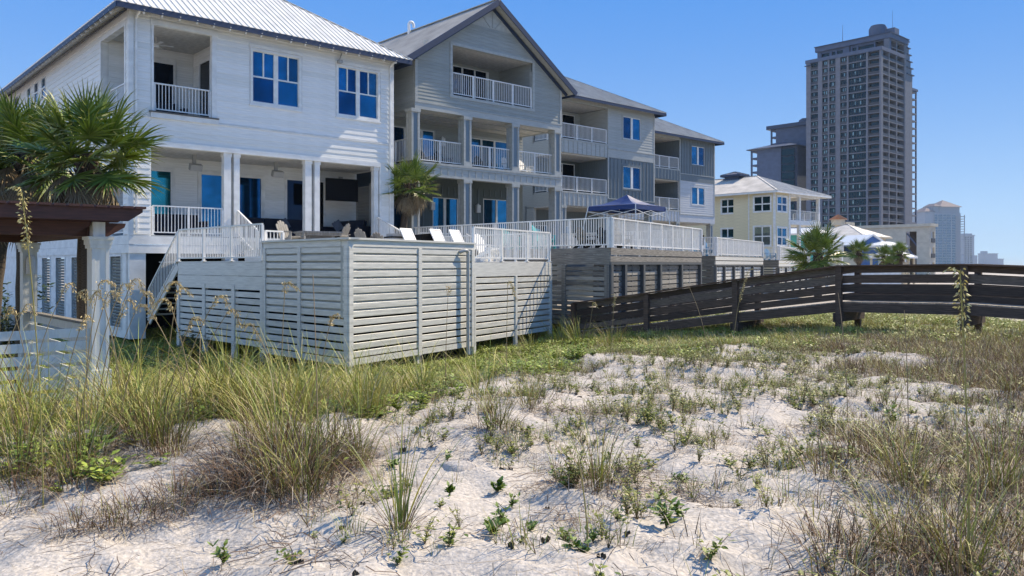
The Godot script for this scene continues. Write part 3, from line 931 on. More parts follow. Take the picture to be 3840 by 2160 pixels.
	obj("roof_vent", vp, M.white_metal, roof)

# ------------------------------------------------------------------ two hip-roofed houses beyond
func padded(a: Array) -> Array:
	var o := []
	for w in a: o.append([w[0] - 0.14, w[1] + 0.14, w[2] - 0.14, w[3] + 0.2])
	return o

func row_house(called: String, label: String, u0: float, v0: float, W: float, rw: float, f2: float, f1: float, b2: float, b1: float, wins: Array, up: Material, low: Material, up_lap: bool, low_lap: bool) -> Node3D:
	var DEP := 20.0
	var h := thing(called, label, "house", UV(u0, v0), TURN)
	var F := plane(Vector3.ZERO, Vector3.RIGHT)
	var L := plane(Vector3.ZERO, Vector3(0, 0, 1))
	var tg: Material = M.trim_grey
	var top := 12.98
	var split := b2 + 0.05
	var hu := []; var hl := []
	for w in wins:
		(hu if w[2] > split else hl).append(w)
	wall(h, F, rw, W, split, top + 0.2, 0.2, hu, up)
	wall(h, F, rw, W, b1 + 0.6, split, 0.2, hl, low)
	if up_lap: siding(h, F, rw + 0.1, W - 0.1, split + 0.6, top, 0.18, padded(hu), up)
	else: battens(h, F, rw + 0.1, W - 0.1, split + 0.6, top, 0.38, padded(hu), up)
	if low_lap: siding(h, F, rw + 0.1, W - 0.1, b1 + 0.66, split - 0.05, 0.18, padded(hl), low)
	else: battens(h, F, rw + 0.1, W - 0.1, b1 + 0.66, split - 0.05, 0.38, padded(hl), low)
	trim(h, "belt_board", F, rw, W + 0.03, split, split + 0.54, 0.003, 0.03, up)
	trim(h, "belt_flashing", F, rw, W + 0.05, split + 0.545, split + 0.60, 0.003, 0.06, tg)
	trim(h, "belt_board", F, rw, W + 0.03, b1, b1 + 0.60, -0.2, 0.03, low)
	trim(h, "belt_flashing", F, rw, W + 0.05, b1 + 0.605, b1 + 0.655, 0.003, 0.06, tg)
	trim(h, "corner_board", F, rw, rw + 0.1, b1 + 0.66, top, 0.003, 0.035, tg)
	trim(h, "corner_board", F, W - 0.1, W + 0.03, b1 + 0.66, top, 0.003, 0.035, tg)
	for w in wins:
		casing(h, "window_casing", F, w[0], w[1], w[2], w[3], 0.11, 0.04, up if w[2] > split else low)
		window(h, "window", F, w[0], w[1], w[2], w[3], [[0, 0.46, 0, 1], [0.54, 1, 0, 1]], M.white_paint, M.glass_blue, 0.07, 0.02)
	# recessed balconies on two floors
	var pb := plane(Vector3(0, 0, -2.5), Vector3(1, 0, -2.5))
	for k in 2:
		var fl: float = [f2, f1][k]
		var bo: float = [b2, b1][k]
		var ce: float = [top - 0.05, b2][k]
		trim(h, "balcony_floor", F, 0, rw, fl - 0.1, fl, -2.5, 0.03, tg)
		trim(h, "balcony_fascia", F, 0, rw, bo, fl - 0.1, -0.15, 0.0, [up, low][k] if low_lap else M.grey_siding_light)
		battens(h, F, 0, rw, bo + 0.02, fl - 0.12, 0.42, [], tg)
		trim(h, "balcony_fascia", L, -2.5, -0.16, bo, fl - 0.1, -0.15, 0.0, M.grey_siding_light)
		trim(h, "balcony_ceiling", F, 0, rw, ce - 0.08, ce, -2.5, -0.16, M.soffit)
		var dr := [rw - 2.9, rw - 0.5, fl + 0.02, fl + 2.15]
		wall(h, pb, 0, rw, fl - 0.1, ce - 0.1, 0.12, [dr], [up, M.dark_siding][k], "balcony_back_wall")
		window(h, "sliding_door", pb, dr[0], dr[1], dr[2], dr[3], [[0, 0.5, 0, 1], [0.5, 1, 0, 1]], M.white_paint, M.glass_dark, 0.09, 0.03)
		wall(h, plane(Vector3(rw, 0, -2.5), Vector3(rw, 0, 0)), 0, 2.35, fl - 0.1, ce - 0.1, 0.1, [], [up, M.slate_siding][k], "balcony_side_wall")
		railing(h, Vector3(0.05, fl, -0.08), Vector3(rw - 0.05, fl, -0.08), 0.95, M.white_metal, 1.35)
		railing(h, Vector3(0.05, fl, -2.45), Vector3(0.05, fl, -0.15), 0.95, M.white_metal, 1.2, 0.115, false)
	trim(h, "eave_beam", F, 0, rw, top - 0.13, top + 0.2, -0.2, 0.0, M.trim_grey)
	trim(h, "eave_beam", L, -2.5, -0.21, top - 0.13, top + 0.2, -0.2, 0.0, M.trim_grey)
	# open ground level on posts, with a set back wall
	for x in [0.0, rw - 0.4, W - 0.6]:
		grey_column(h, x, x + 0.42, 0.0, b1, 0.0)
	wall(h, plane(Vector3(0, 0, -3.2), Vector3(1, 0, -3.2)), 0, W - 1.5, 0, b1 + 0.1, 0.12, [[0.6, 1.9, 3.1, 5.2], [2.3, 4.0, 3.1, 5.2]], M.slate_siding, "ground_wall")
	var gw := plane(Vector3(0, 0, -3.2), Vector3(1, 0, -3.2))
	window(h, "sliding_door", gw, 0.6, 1.9, 3.1, 5.2, [[0, 0.5, 0, 1], [0.5, 1, 0, 1]], M.white_paint, M.glass_blue, 0.08, 0.02)
	window(h, "sliding_door", gw, 2.3, 4.0, 3.1, 5.2, [[0, 0.5, 0, 1], [0.5, 1, 0, 1]], M.white_paint, M.glass_blue, 0.08, 0.02)
	trim(h, "ground_ceiling", F, 0, W, b1 - 0.08, b1 - 0.002, -3.2, -0.21, M.soffit)
	wall(h, L, -DEP, -2.5, 0, top + 0.2, 0.2, [], M.grey_siding_light, "side_wall")
	wall(h, plane(Vector3(W, 0, 0), Vector3(W, 0, -1)), 0.2, DEP, b1, top + 0.2, 0.2, [], up, "right_wall")
	hip_roof(h, -0.6, W + 0.6, 0.6, -DEP, 13.13, 0.52, M.roof_grey, M.fascia_blue, 0.92, 4, [true, true, false, true])
	return h

# ------------------------------------------------------------------ the yellow house
func yellow_house() -> void:
	var h := thing("yellow_house", "pale yellow stucco house with white hip roof and upper corner porch", "house", UV(72.76, 42.11), TURN)
	var F := plane(Vector3.ZERO, Vector3.RIGHT)
	var L := plane(Vector3.ZERO, Vector3(0, 0, 1))
	var ys: Material = M.yellow_siding; var wp: Material = M.white_paint
	var lw := [[-2.25, -0.42, 7.9, 9.4], [-2.25, -0.42, 4.5, 6.38]]
	var lw2 := [[-6.2, -4.72, 7.9, 9.35], [-6.2, -4.72, 4.5, 6.3], [-9.5, -8.0, 7.9, 9.3]]
	var fw := [[0.52, 2.3, 7.87, 9.36], [0.52, 2.3, 4.5, 6.26]]
	wall(h, L, -2.85, 0, 0, 9.8, 0.2, lw, ys, "bay_wall")
	wall(h, F, 0.003, 2.8, 0, 9.8, 0.2, fw, ys)
	var L2 := plane(Vector3(0.25, 0, 0), Vector3(0.25, 0, 1))
	wall(h, L2, -16, -2.86, 0, 9.8, 0.2, lw2, ys, "side_wall")
	trim(h, "wall_bay", L2, -4.7, -2.9, 0, 9.8, 0.004, 0.14, ys)
	for q in lw:
		casing(h, "window_casing", L, q[0], q[1], q[2], q[3], 0.12, 0.05, wp)
		window(h, "window", L, q[0], q[1], q[2], q[3], [[0, 0.5, 0.48, 1], [0.5, 1, 0.48, 1], [0, 0.5, 0, 0.48], [0.5, 1, 0, 0.48]], wp, M.glass_pale if q[2] < 5 else M.glass_green, 0.12, 0.02)
	for q in lw2:
		casing(h, "window_casing", L2, q[0], q[1], q[2], q[3], 0.12, 0.05, wp)
		window(h, "window", L2, q[0], q[1], q[2], q[3], [[0, 0.5, 0.48, 1], [0.5, 1, 0.48, 1], [0, 0.5, 0, 0.48], [0.5, 1, 0, 0.48]], wp, M.glass_green, 0.12, 0.02)
	for q in fw:
		casing(h, "window_casing", F, q[0], q[1], q[2], q[3], 0.12, 0.05, wp)
		window(h, "window", F, q[0], q[1], q[2], q[3], [[0, 0.5, 0.48, 1], [0.5, 1, 0.48, 1], [0, 0.5, 0, 0.48], [0.5, 1, 0, 0.48]], wp, M.glass_blue, 0.14, 0.02)
	trim(h, "corner_board", F, -0.03, 0.14, 0, 9.8, 0.003, 0.04, wp)
	trim(h, "corner_board", F, 2.66, 2.83, 0, 9.8, 0.003, 0.04, wp)
	trim(h, "corner_board", L, -0.14, 0.03, 0, 9.8, 0.003, 0.04, wp)
	trim(h, "corner_board", L, -2.9, -2.78, 0, 9.8, 0.003, 0.04, wp)
	# corner porch
	var pb := plane(Vector3(0, 0, -3.0), Vector3(1, 0, -3.0))
	wall(h, pb, 2.8, 5.3, 0, 9.8, 0.15, [[3.2, 4.2, 7.2, 9.2], [3.0, 4.8, 3.6, 5.6]], ys, "porch_back_wall")
	window(h, "porch_door", pb, 3.2, 4.2, 7.2, 9.2, [[0, 1, 0, 1]], wp, M.glass_blue, 0.12, 0.02)
	window(h, "porch_door", pb, 3.0, 4.8, 3.6, 5.6, [[0, 0.5, 0, 1], [0.5, 1, 0, 1]], wp, M.glass_blue, 0.12, 0.02)
	wall(h, plane(Vector3(2.8, 0, -3.0), Vector3(2.8, 0, 0)), 0, 2.8, 0, 9.8, 0.1, [], ys, "porch_side_wall")
	trim(h, "porch_floor", F, 2.8, 9.2, 6.65, 7.12, -3.0, 0.02, wp)
	trim(h, "porch_beam", F, 2.8, 9.2, 9.5, 9.8, -0.25, 0.0, wp)
	trim(h, "porch_beam", plane(Vector3(9.2, 0, 0), Vector3(9.2, 0, -1)), 0.26, 8.0, 9.5, 9.8, -0.25, 0.0, wp)
	for x in [2.85, 4.9, 8.9]:
		trim(h, "porch_post", F, x, x + 0.3, 0.0, 6.64, -0.32, -0.02, wp)
		trim(h, "porch_post", F, x, x + 0.3, 7.13, 9.49, -0.32, -0.02, wp)
	for z in [-4.0, -8.0]:
		trim(h, "porch_post", F, 8.9, 9.2, 0.0, 9.49, z - 0.3, z, wp)
	railing(h, Vector3(3.2, 7.12, -0.17), Vector3(8.9, 7.12, -0.17), 1.0, wp, 1.4, 0.16)
	railing(h, Vector3(9.05, 7.12, -0.4), Vector3(9.05, 7.12, -3.0), 1.0, wp, 1.4, 0.16)
	wall(h, plane(Vector3(5.3, 0, -3.2), Vector3(5.3, 0, -4.2)), 0.0, 12.8, 0, 9.8, 0.2, [], ys, "right_wall")
	hip_roof(h, -0.45, 10.6, 0.55, -17.0, 9.85, 0.40, M.roof_pale, wp, 1.1, 4, [true, true, false, true])
	var cu := thing("roof_cupola", "low grey louvred cupola on the ridge of the yellow house", "cupola", UV(77.8, 49.8, 11.45), TURN)
	var b := MB.new()
	b.cbox(Vector3(0, 0.5, 0), Vector3(1.3, 0.8, 1.7))
	obj("cupola_base", b, M.tower_grey, cu)
	hip_roof(cu, -1.0, 1.0, 1.2, -1.2, 0.9, 0.35, M.fascia_blue, M.fascia_blue, 1.0, 2)

# ------------------------------------------------------------------ decks
# a slatted screen between a and b (left to right seen from outside); posts at the given distances
func skirt(root: Node3D, a: Vector3, b: Vector3, posts: Array, slat_top: float, slat_bot: float, pitch: float, slat_h: float, m: Material, pm: Material, post_top: float, post_w := 0.13, proud := 0.03, post_bot := -0.6) -> Transform3D:
	var t := plane(a, b)
	for p in posts:
		trim(root, "skirt_post", t, p - post_w / 2, p + post_w / 2, post_bot, post_top, -0.08, proud, pm)
	for i in posts.size() - 1:
		var x0: float = posts[i] + post_w / 2; var x1: float = posts[i + 1] - post_w / 2
		if x1 - x0 < 0.1: continue
		var tones := [m]
		if m == M.deck_paint: tones = [M.deck_paint, M.deck_paint, M.deck_paint_dull, M.deck_paint_fresh]
		if m == M.deck_weathered: tones = [M.deck_weathered, M.deck_weathered_dark, M.deck_weathered_pale]
		var key := "slat_%.2f_%.2f" % [slat_h, x1 - x0]
		if not board_cache.has(key):
			var s := MB.new()
			var e := 0.006
			var prof := PackedVector2Array([Vector2(-0.022, 0), Vector2(-e, 0), Vector2(0, e), Vector2(0, slat_h - e), Vector2(-e, slat_h), Vector2(-0.022, slat_h)])
			s.prism(prof, Transform3D(Basis(Vector3(0, 0, 1), Vector3(0, 1, 0), Vector3(-1, 0, 0)), Vector3.ZERO), -(x1 - x0), 0.0)
			board_cache[key] = s.mesh(m)
		var y := slat_top - slat_h
		while y > slat_bot - 0.02:
			var sl := put("slat", board_cache[key], root, t * Transform3D(Basis(Vector3(0, 0, 1), rng.randf_range(-0.0012, 0.0012)), Vector3(x0, y + rng.randf_range(-0.004, 0.004), rng.randf_range(-0.004, 0.002))))
			sl.material_override = tones[rng.randi() % tones.size()]
			y -= pitch
	return t

func board(root: Node3D, called: String, a: Vector3, b: Vector3, y0: float, y1: float, z0: float, z1: float, m: Material) -> void:
	var t := plane(a, b)
	trim(root, called, t, 0, Vector2(b.x - a.x, b.z - a.z).length(), y0, y1, z0, z1, m)

func slab(root: Node3D, called: String, pts: Array, y0: float, y1: float, m: Material) -> void:
	var p := PackedVector2Array()
	for q in pts: p.append(Vector2(q.x, -q.z))
	var b := MB.new()
	b.prism(p, Transform3D(Basis(Vector3(1, 0, 0), Vector3(0, 0, -1), Vector3(0, 1, 0)), Vector3.ZERO), y0, y1)
	obj(called, b, m, root)

func first_deck() -> void:
	var K := P(-4.03, 20.0)
	var d := thing("pool_deck", "grey slatted raised pool deck with tall corner wall in front of white house", "deck", K)
	var m: Material = M.deck_paint; var w: Material = M.white_metal
	var cl := C_ALONG.normalized(); var lf := Vector3(-0.7071, 0, -0.7071)
	var O := Vector3.ZERO
	var P1 := cl * 5.74; var R := cl * 10.96
	var P2 := lf * 4.24; var L := lf * 10.04
	# tall corner wall, front
	skirt(d, O, P1, [0.085, 2.95, 5.67], 3.04, 0.26, 0.2005, 0.150, m, m, 3.05, 0.15, 0.03, 0.08)
	board(d, "top_board", O, P1, 3.05, 3.215, -0.03, 0.012, m)
	board(d, "bottom_board", O, P1, 0.10, 0.25, -0.03, 0.012, m)
	skirt(d, P2, O, [0.07, 1.95, 4.16], 3.04, 0.26, 0.2005, 0.150, m, m, 3.05, 0.15, 0.03, 0.08)
	board(d, "top_board", P2, O, 3.05, 3.215, -0.03, 0.012, m)
	board(d, "bottom_board", P2, O, 0.10, 0.25, -0.03, 0.012, m)
	for q in [cl * 0.1 + lf * 0.1, cl * 2.95 + lf * 0.12, cl * 5.6 + lf * 0.12, lf * 2.3 + cl * 0.12]:
		var fp := MB.new()
		fp.cbox(q + Vector3(0, -0.35, 0), Vector3(0.13, 1.0, 0.13), Basis(Vector3.UP, 1.05))
		obj("footing_post", fp, m, d)
	var Q := P1 + P2
	var cap := MB.new()
	var inn := (cl * 0.35 + lf * 0.35)
	for e in [[O, P1], [P2, O]]:
		var t := plane(e[0], e[1])
		var ln: float = (e[1] - e[0]).length()
		cap.box(t, Vector3(-0.05, 3.22, -0.30), Vector3(ln + 0.05, 3.27, 0.06))
	obj("coping", cap, M.deck_paint, d)
	# the pool shell behind the upper slats, and the water
	var sh := MB.new()
	var t0 := plane(O, P1)
	sh.box(t0, Vector3(0.06, 1.28, -0.30), Vector3(5.7, 3.2, -0.05))
	var t1 := plane(P2, O)
	sh.box(t1, Vector3(0.1, 1.28, -0.30), Vector3(4.15, 3.2, -0.05))
	obj("pool_shell", sh, M.trim_grey, d)
	var pl := MB.new()
	pl.box(t0, Vector3(0.5, -0.6, -0.62), Vector3(5.6, 1.27, -0.50))
	pl.box(t1, Vector3(0.1, -0.6, -0.62), Vector3(3.7, 1.27, -0.50))
	obj("pool_liner", pl, M.dark_interior, d)
	slab(d, "pool_water", [inn, P1 * 0.93 + lf * 0.3, P1 * 0.93 + lf * 3.0, inn + lf * 2.7], 3.0, 3.12, M.water)
	# drain pipe
	var dp := MB.new()
	var pp := cl * 5.19
	var nrm := plane(O, P1).basis.z
	var pts := [pp + nrm * 0.14 + Vector3(0, -0.1, 0), pp + nrm * 0.14 + Vector3(0, 2.92, 0)]
	for k in 5: pts.append(pp + nrm * (0.14) - cl * (0.10 - 0.10 * cos(PI * 0.5 * (k + 1) / 5)) + Vector3(0, 2.92 + 0.10 * sin(PI * 0.5 * (k + 1) / 5), 0))
	pts.append(pp + nrm * 0.12 - cl * 0.22 + Vector3(0, 3.01, 0))
	pts.append(pp + nrm * 0.02 - cl * 0.28 + Vector3(0, 2.96, 0))
	var rad := []
	for p in pts: rad.append(0.052)
	dp.tube(pts, rad, 10)
	obj("drain_pipe", dp, M.pipe_grey, d)
	# lower front section to the right
	skirt(d, P1, R, [0.02, 2.61, 5.16], 2.17, 0.20, 0.2005, 0.150, m, m, 2.22, 0.12)
	board(d, "fascia_board", P1, R, 2.22, 2.66, -0.03, 0.016, m)
	railing(d, P1 + cl * 0.05 + lf * 0.06 + Vector3(0, 2.7, 0), R - cl * 0.05 + lf * 0.06 + Vector3(0, 2.7, 0), 1.05, w, 1.75)
	railing(d, R + lf * 0.1 + Vector3(0, 2.7, 0), R + lf * 7.0 + Vector3(0, 2.7, 0), 1.05, w, 1.8)
	skirt(d, R, R + lf * 6.5, [0.05, 2.2, 4.4, 6.5], 2.6, 0.2, 0.2005, 0.150, m, m, 2.66, 0.12)
	# lower left section
	skirt(d, L, P2, [0.05, 1.98, 3.98, 5.74], 1.80, 0.10, 0.2, 0.158, m, m, 2.0, 0.2)
	board(d, "fascia_board", L, P2, 1.86, 2.255, -0.03, 0.012, m)
	board(d, "fascia_board", L, P2, 2.265, 2.66, -0.03, 0.012, m)
	railing(d, L + Vector3(0, 2.7, 0) - lf * 0.05, P2 + Vector3(0, 2.7, 0) + lf * 0.07, 1.05, w, 1.95)
	railing(d, P2 + Vector3(0, 2.7, 0) + cl * 0.12 + lf * 0.1, P2 + Vector3(0, 2.7, 0) + cl * 0.8 + lf * 0.1, 0.86, w, 1.2)
	# floors
	var hl := UV(10.0, 29.75) - K; var hr := UV(20.6, 29.75) - K
	slab(d, "deck_floor", [L, P2, P2 * 0.98 + cl * 0.4, P1 + lf * 0.1, R, R + lf * 6.4, hr, hl], 2.665, 2.70, m)
	slab(d, "raised_floor", [P2 + cl * 0.85, P1 * 0.95 + lf * 0.35, P1 + lf * 2.6, UV(16.6, 22.6) - K, UV(16.6, 28.5) - K, UV(12.6, 28.5) - K, UV(12.6, 23.9) - K], 2.72, 3.13, m)
	slab(d, "raised_floor", [P1 + lf * 2.7, UV(20.2, 23.0) - K, UV(20.2, 28.5) - K, UV(16.62, 28.5) - K], 2.705, 2.90, m)
	# steps and their rails down towards the ground beside the house
	var e0 := L + Vector3(0, 2.7, 0); var e1 := UV(9.6, 29.55, 0.75) - K
	var flat := Vector3(e1.x - e0.x, 0, e1.z - e0.z)
	railing(d, e0, e1, 1.0, w, 2.2, 0.10)
	var side := flat.normalized().cross(Vector3.UP)
	var st := MB.new()
	for i in 10:
		var c := e0.lerp(e1, (i + 0.5) / 10.0) + side * 0.6
		st.cbox(c, Vector3(1.1, 0.04, 0.3), Basis(side, Vector3.UP, -flat.normalized()))
	st.bar(e0 - Vector3(0, 0.15, 0), e1 - Vector3(0, 0.15, 0), 0.05, 0.25)
	obj("deck_stairs", st, m, d)

func other_deck(called: String, label: String, K: Vector3, lenf: float, lenl: float, fy: float, fposts: Array, lm: Material, fm: Material, pm: Material, slat_z: float) -> Node3D:
	var d := thing(called, label, "deck", K)
	var w: Material = M.white_metal
	var cl := C_ALONG.normalized(); var lf := Vector3(-0.7071, 0, -0.7071)
	var O := Vector3.ZERO; var R := cl * lenf; var L := lf * lenl
	# left side: three wide boards, then slats
	for k in 3: board(d, "fascia_board", L, O, fy - 0.04 - 0.19 * (k + 1) + 0.006, fy - 0.04 - 0.19 * k, -0.03, 0.012 - 0.002 * k, lm)
	skirt(d, L, O, [0.06, lenl - 4.6, lenl - 2.2, lenl - 0.16], fy - 0.68, fy - 2.9, 0.184, 0.135, lm, lm, fy - 0.62, 0.2 if lenl > 5 else 0.14)
	# front: two boards, dark posts with slats set behind them
	board(d, "fascia_board", O, R, fy - 0.25, fy - 0.045, -0.03, 0.02, fm)
	board(d, "fascia_board", O, R, fy - 0.50, fy - 0.30, -0.05, 0.0, fm)
	board(d, "ledger_board", O, R, fy - 0.60, fy - 0.51, -0.05, 0.03, pm)
	var back := plane(O, R).basis.z * -slat_z
	skirt(d, O + back, R + back, [0.05, lenf * 0.5, lenf - 0.05], fy - 0.66, fy - 2.9, 0.20, 0.15, fm, fm, fy - 0.6, 0.06)
	var tf := plane(O, R)
	for p in fposts:
		trim(d, "front_post", tf, p - 0.1, p + 0.1, fy - 3.4, fy - 0.61, -0.14, 0.04, pm)
	for i in fposts.size() - 1:
		var x: float = (fposts[i] + fposts[i + 1]) / 2
		trim(d, "front_stud", tf, x - 0.03, x + 0.03, fy - 3.4, fy - 0.61, -0.16, -0.1, pm)
	railing(d, O + lf * 0.06 + Vector3(0, fy, 0), R + lf * 0.06 + Vector3(0, fy, 0), 1.07, w, 1.38)
	var lr := railing(d, L + Vector3(0, fy, 0), O - lf * 0.1 + Vector3(0, fy, 0), 1.07, w, 1.9)
	var cp := MB.new()
	cp.cbox(Vector3(0, fy + 0.54, 0) + lf * 0.03, Vector3(0.15, 1.08, 0.15), Basis(Vector3.UP, 0.52))
	obj("corner_post", cp, w, d)
	railing(d, R + Vector3(0, fy, 0), R + lf * lenl + Vector3(0, fy, 0), 1.07, w, 1.9)
	slab(d, "deck_floor", [L, O, R, R + L], fy - 0.045, fy, lm)
	return d

# ------------------------------------------------------------------ furniture
func adirondack(called: String, label: String, m: Material, at: Vector3, turn: float, group: String) -> Node3D:
	var t := thing(called, label, "chair", at, turn, group)
	# faces +z; back leans to -z
	var lean := Basis(Vector3(1, 0, 0), -0.42)
	for i in 5:
		var hh: float = [0.62, 0.72, 0.76, 0.72, 0.62][i]
		var b := MB.new()
		var x := (i - 2) * 0.098
		b.prism(PackedVector2Array([Vector2(-0.044, 0), Vector2(0.044, 0), Vector2(0.046, hh - 0.04), Vector2(0.02, hh), Vector2(-0.02, hh), Vector2(-0.046, hh - 0.04)]), Transform3D(lean, Vector3(x, 0.27, -0.16)), -0.012, 0.012)
		obj("back_slat", b, m, t)
	for i in 4:
		var b := MB.new()
		b.cbox(Vector3(0, 0.30 + 0.028 * i, -0.08 + 0.13 * i), Vector3(0.52, 0.022, 0.115), Basis(Vector3(1, 0, 0), -0.2))
		obj("seat_slat", b, m, t)
	for s in [-1.0, 1.0]:
		var a := MB.new()
		a.prism(PackedVector2Array([Vector2(-0.06, -0.4), Vector2(0.06, -0.4), Vector2(0.075, 0.2), Vector2(0.0, 0.36), Vector2(-0.075, 0.2)]), Transform3D(Basis(Vector3(1, 0, 0), PI / 2), Vector3(s * 0.33, 0.56, 0.08)), -0.012, 0.012)
		obj("armrest", a, m, t)
		var l := MB.new()
		l.cbox(Vector3(s * 0.29, 0.275, 0.36), Vector3(0.04, 0.55, 0.1))
		obj("front_leg", l, m, t)
		var r := MB.new()
		r.bar(Vector3(s * 0.27, 0.36, 0.32), Vector3(s * 0.27, 0.03, -0.5), 0.03, 0.11)
		obj("rear_leg", r, m, t)
	var k := MB.new()
	k.bar(Vector3(-0.3, 0.52, -0.28), Vector3(0.3, 0.52, -0.28), 0.03, 0.07)
	obj("back_rail", k, m, t)
	return t

func lounger(label: String, at: Vector3, turn: float) -> Node3D:
	var t := thing("sun_lounger", label, "lounger", at, turn, "sun loungers on the pool deck")
	var f := MB.new()
	for s in [-0.31, 0.31]:
		f.bar(Vector3(s, 0.34, -0.35), Vector3(s, 0.34, 1.25), 0.035, 0.05)
	f.bar(Vector3(-0.31, 0.34, 1.25), Vector3(0.31, 0.34, 1.25), 0.035, 0.05)
	obj("frame", f, M.white_metal, t)
	var st := MB.new()
	st.cbox(Vector3(0, 0.355, 0.47), Vector3(0.58, 0.012, 1.5))
	obj("seat", st, M.sling, t)
	var lean := Transform3D(Basis(Vector3(1, 0, 0), -0.50), Vector3(0, 0.34, -0.3))
	var b := MB.new()
	b.box(lean, Vector3(-0.28, 0.02, -0.006), Vector3(0.28, 0.78, 0.006))
	var bk := obj("backrest", b, M.sling, t)
	var bf := MB.new()
	for s in [-0.30, 0.30]:
		bf.box(lean, Vector3(s - 0.02, 0, -0.02), Vector3(s + 0.02, 0.82, 0.02))
	bf.box(lean, Vector3(-0.28, 0.78, -0.02), Vector3(0.28, 0.82, 0.02))
	obj("back_frame", bf, M.white_metal, bk)
	for q in [[-0.3, -0.2], [0.3, -0.2], [-0.3, 1.1], [0.3, 1.1]]:
		var l := MB.new()
		l.bar(Vector3(q[0], 0, q[1]), Vector3(q[0], 0.32, q[1]), 0.035, 0.035)
		obj("leg", l, M.white_metal, t)
	return t

func sofa(label: String, at: Vector3, turn: float, width: float) -> void:
	var t := thing("outdoor_sofa", label, "sofa", at, turn, "navy sofas on the white porch")
	var b := MB.new()
	b.cbox(Vector3(0, 0.16, 0), Vector3(width, 0.3, 0.85))
	obj("base", b, M.navy_cloth, t)
	var n := maxi(2, int(width / 0.75))
	for i in n:
		var x := -width / 2 + width * (i + 0.5) / n
		var s := MB.new()
		s.cbox(Vector3(x, 0.39, 0.05), Vector3(width / n - 0.02, 0.16, 0.72))
		obj("seat_cushion", s, M.navy_cloth, t)
		var c := MB.new()
		c.cbox(Vector3(x, 0.66, -0.30), Vector3(width / n - 0.03, 0.46 + rng.randf_range(-0.03, 0.03), 0.2), Basis(Vector3(1, 0, 0), -0.15 + rng.randf_range(-0.04, 0.04)))
		obj("back_cushion", c, M.navy_cloth, t)
	for s in [-1.0, 1.0]:
		var a := MB.new()
		a.cbox(Vector3(s * (width / 2 + 0.09), 0.33, 0), Vector3(0.18, 0.62, 0.88))
		obj("armrest", a, M.navy_cloth, t)

func pillow(label: String, at: Vector3, turn: float) -> void:
	var b := MB.new()
	var n := 8
	for s in [-1.0, 1.0]:
		for i in n:
			for j in n:
				var q := []
				for k in [[0, 0], [1, 0], [1, 1], [0, 1]]:
					var u: float = -1.0 + 2.0 * (i + k[0]) / n; var v: float = -1.0 + 2.0 * (j + k[1]) / n
					q.append(Vector3(u * 0.22, 0.22 + v * 0.22, s * 0.08 * (1 - u * u) * (1 - v * v)))
				if s > 0: b.quad(q[0], q[1], q[2], q[3])
				else: b.quad(q[3], q[2], q[1], q[0])
	var o := obj("pillow", b, M.pillow_cloth, self, at)
	o.rotation = Vector3(-0.25, turn, 0.5)
	tag(o, label, "pillow", "pillows on the porch sofas")

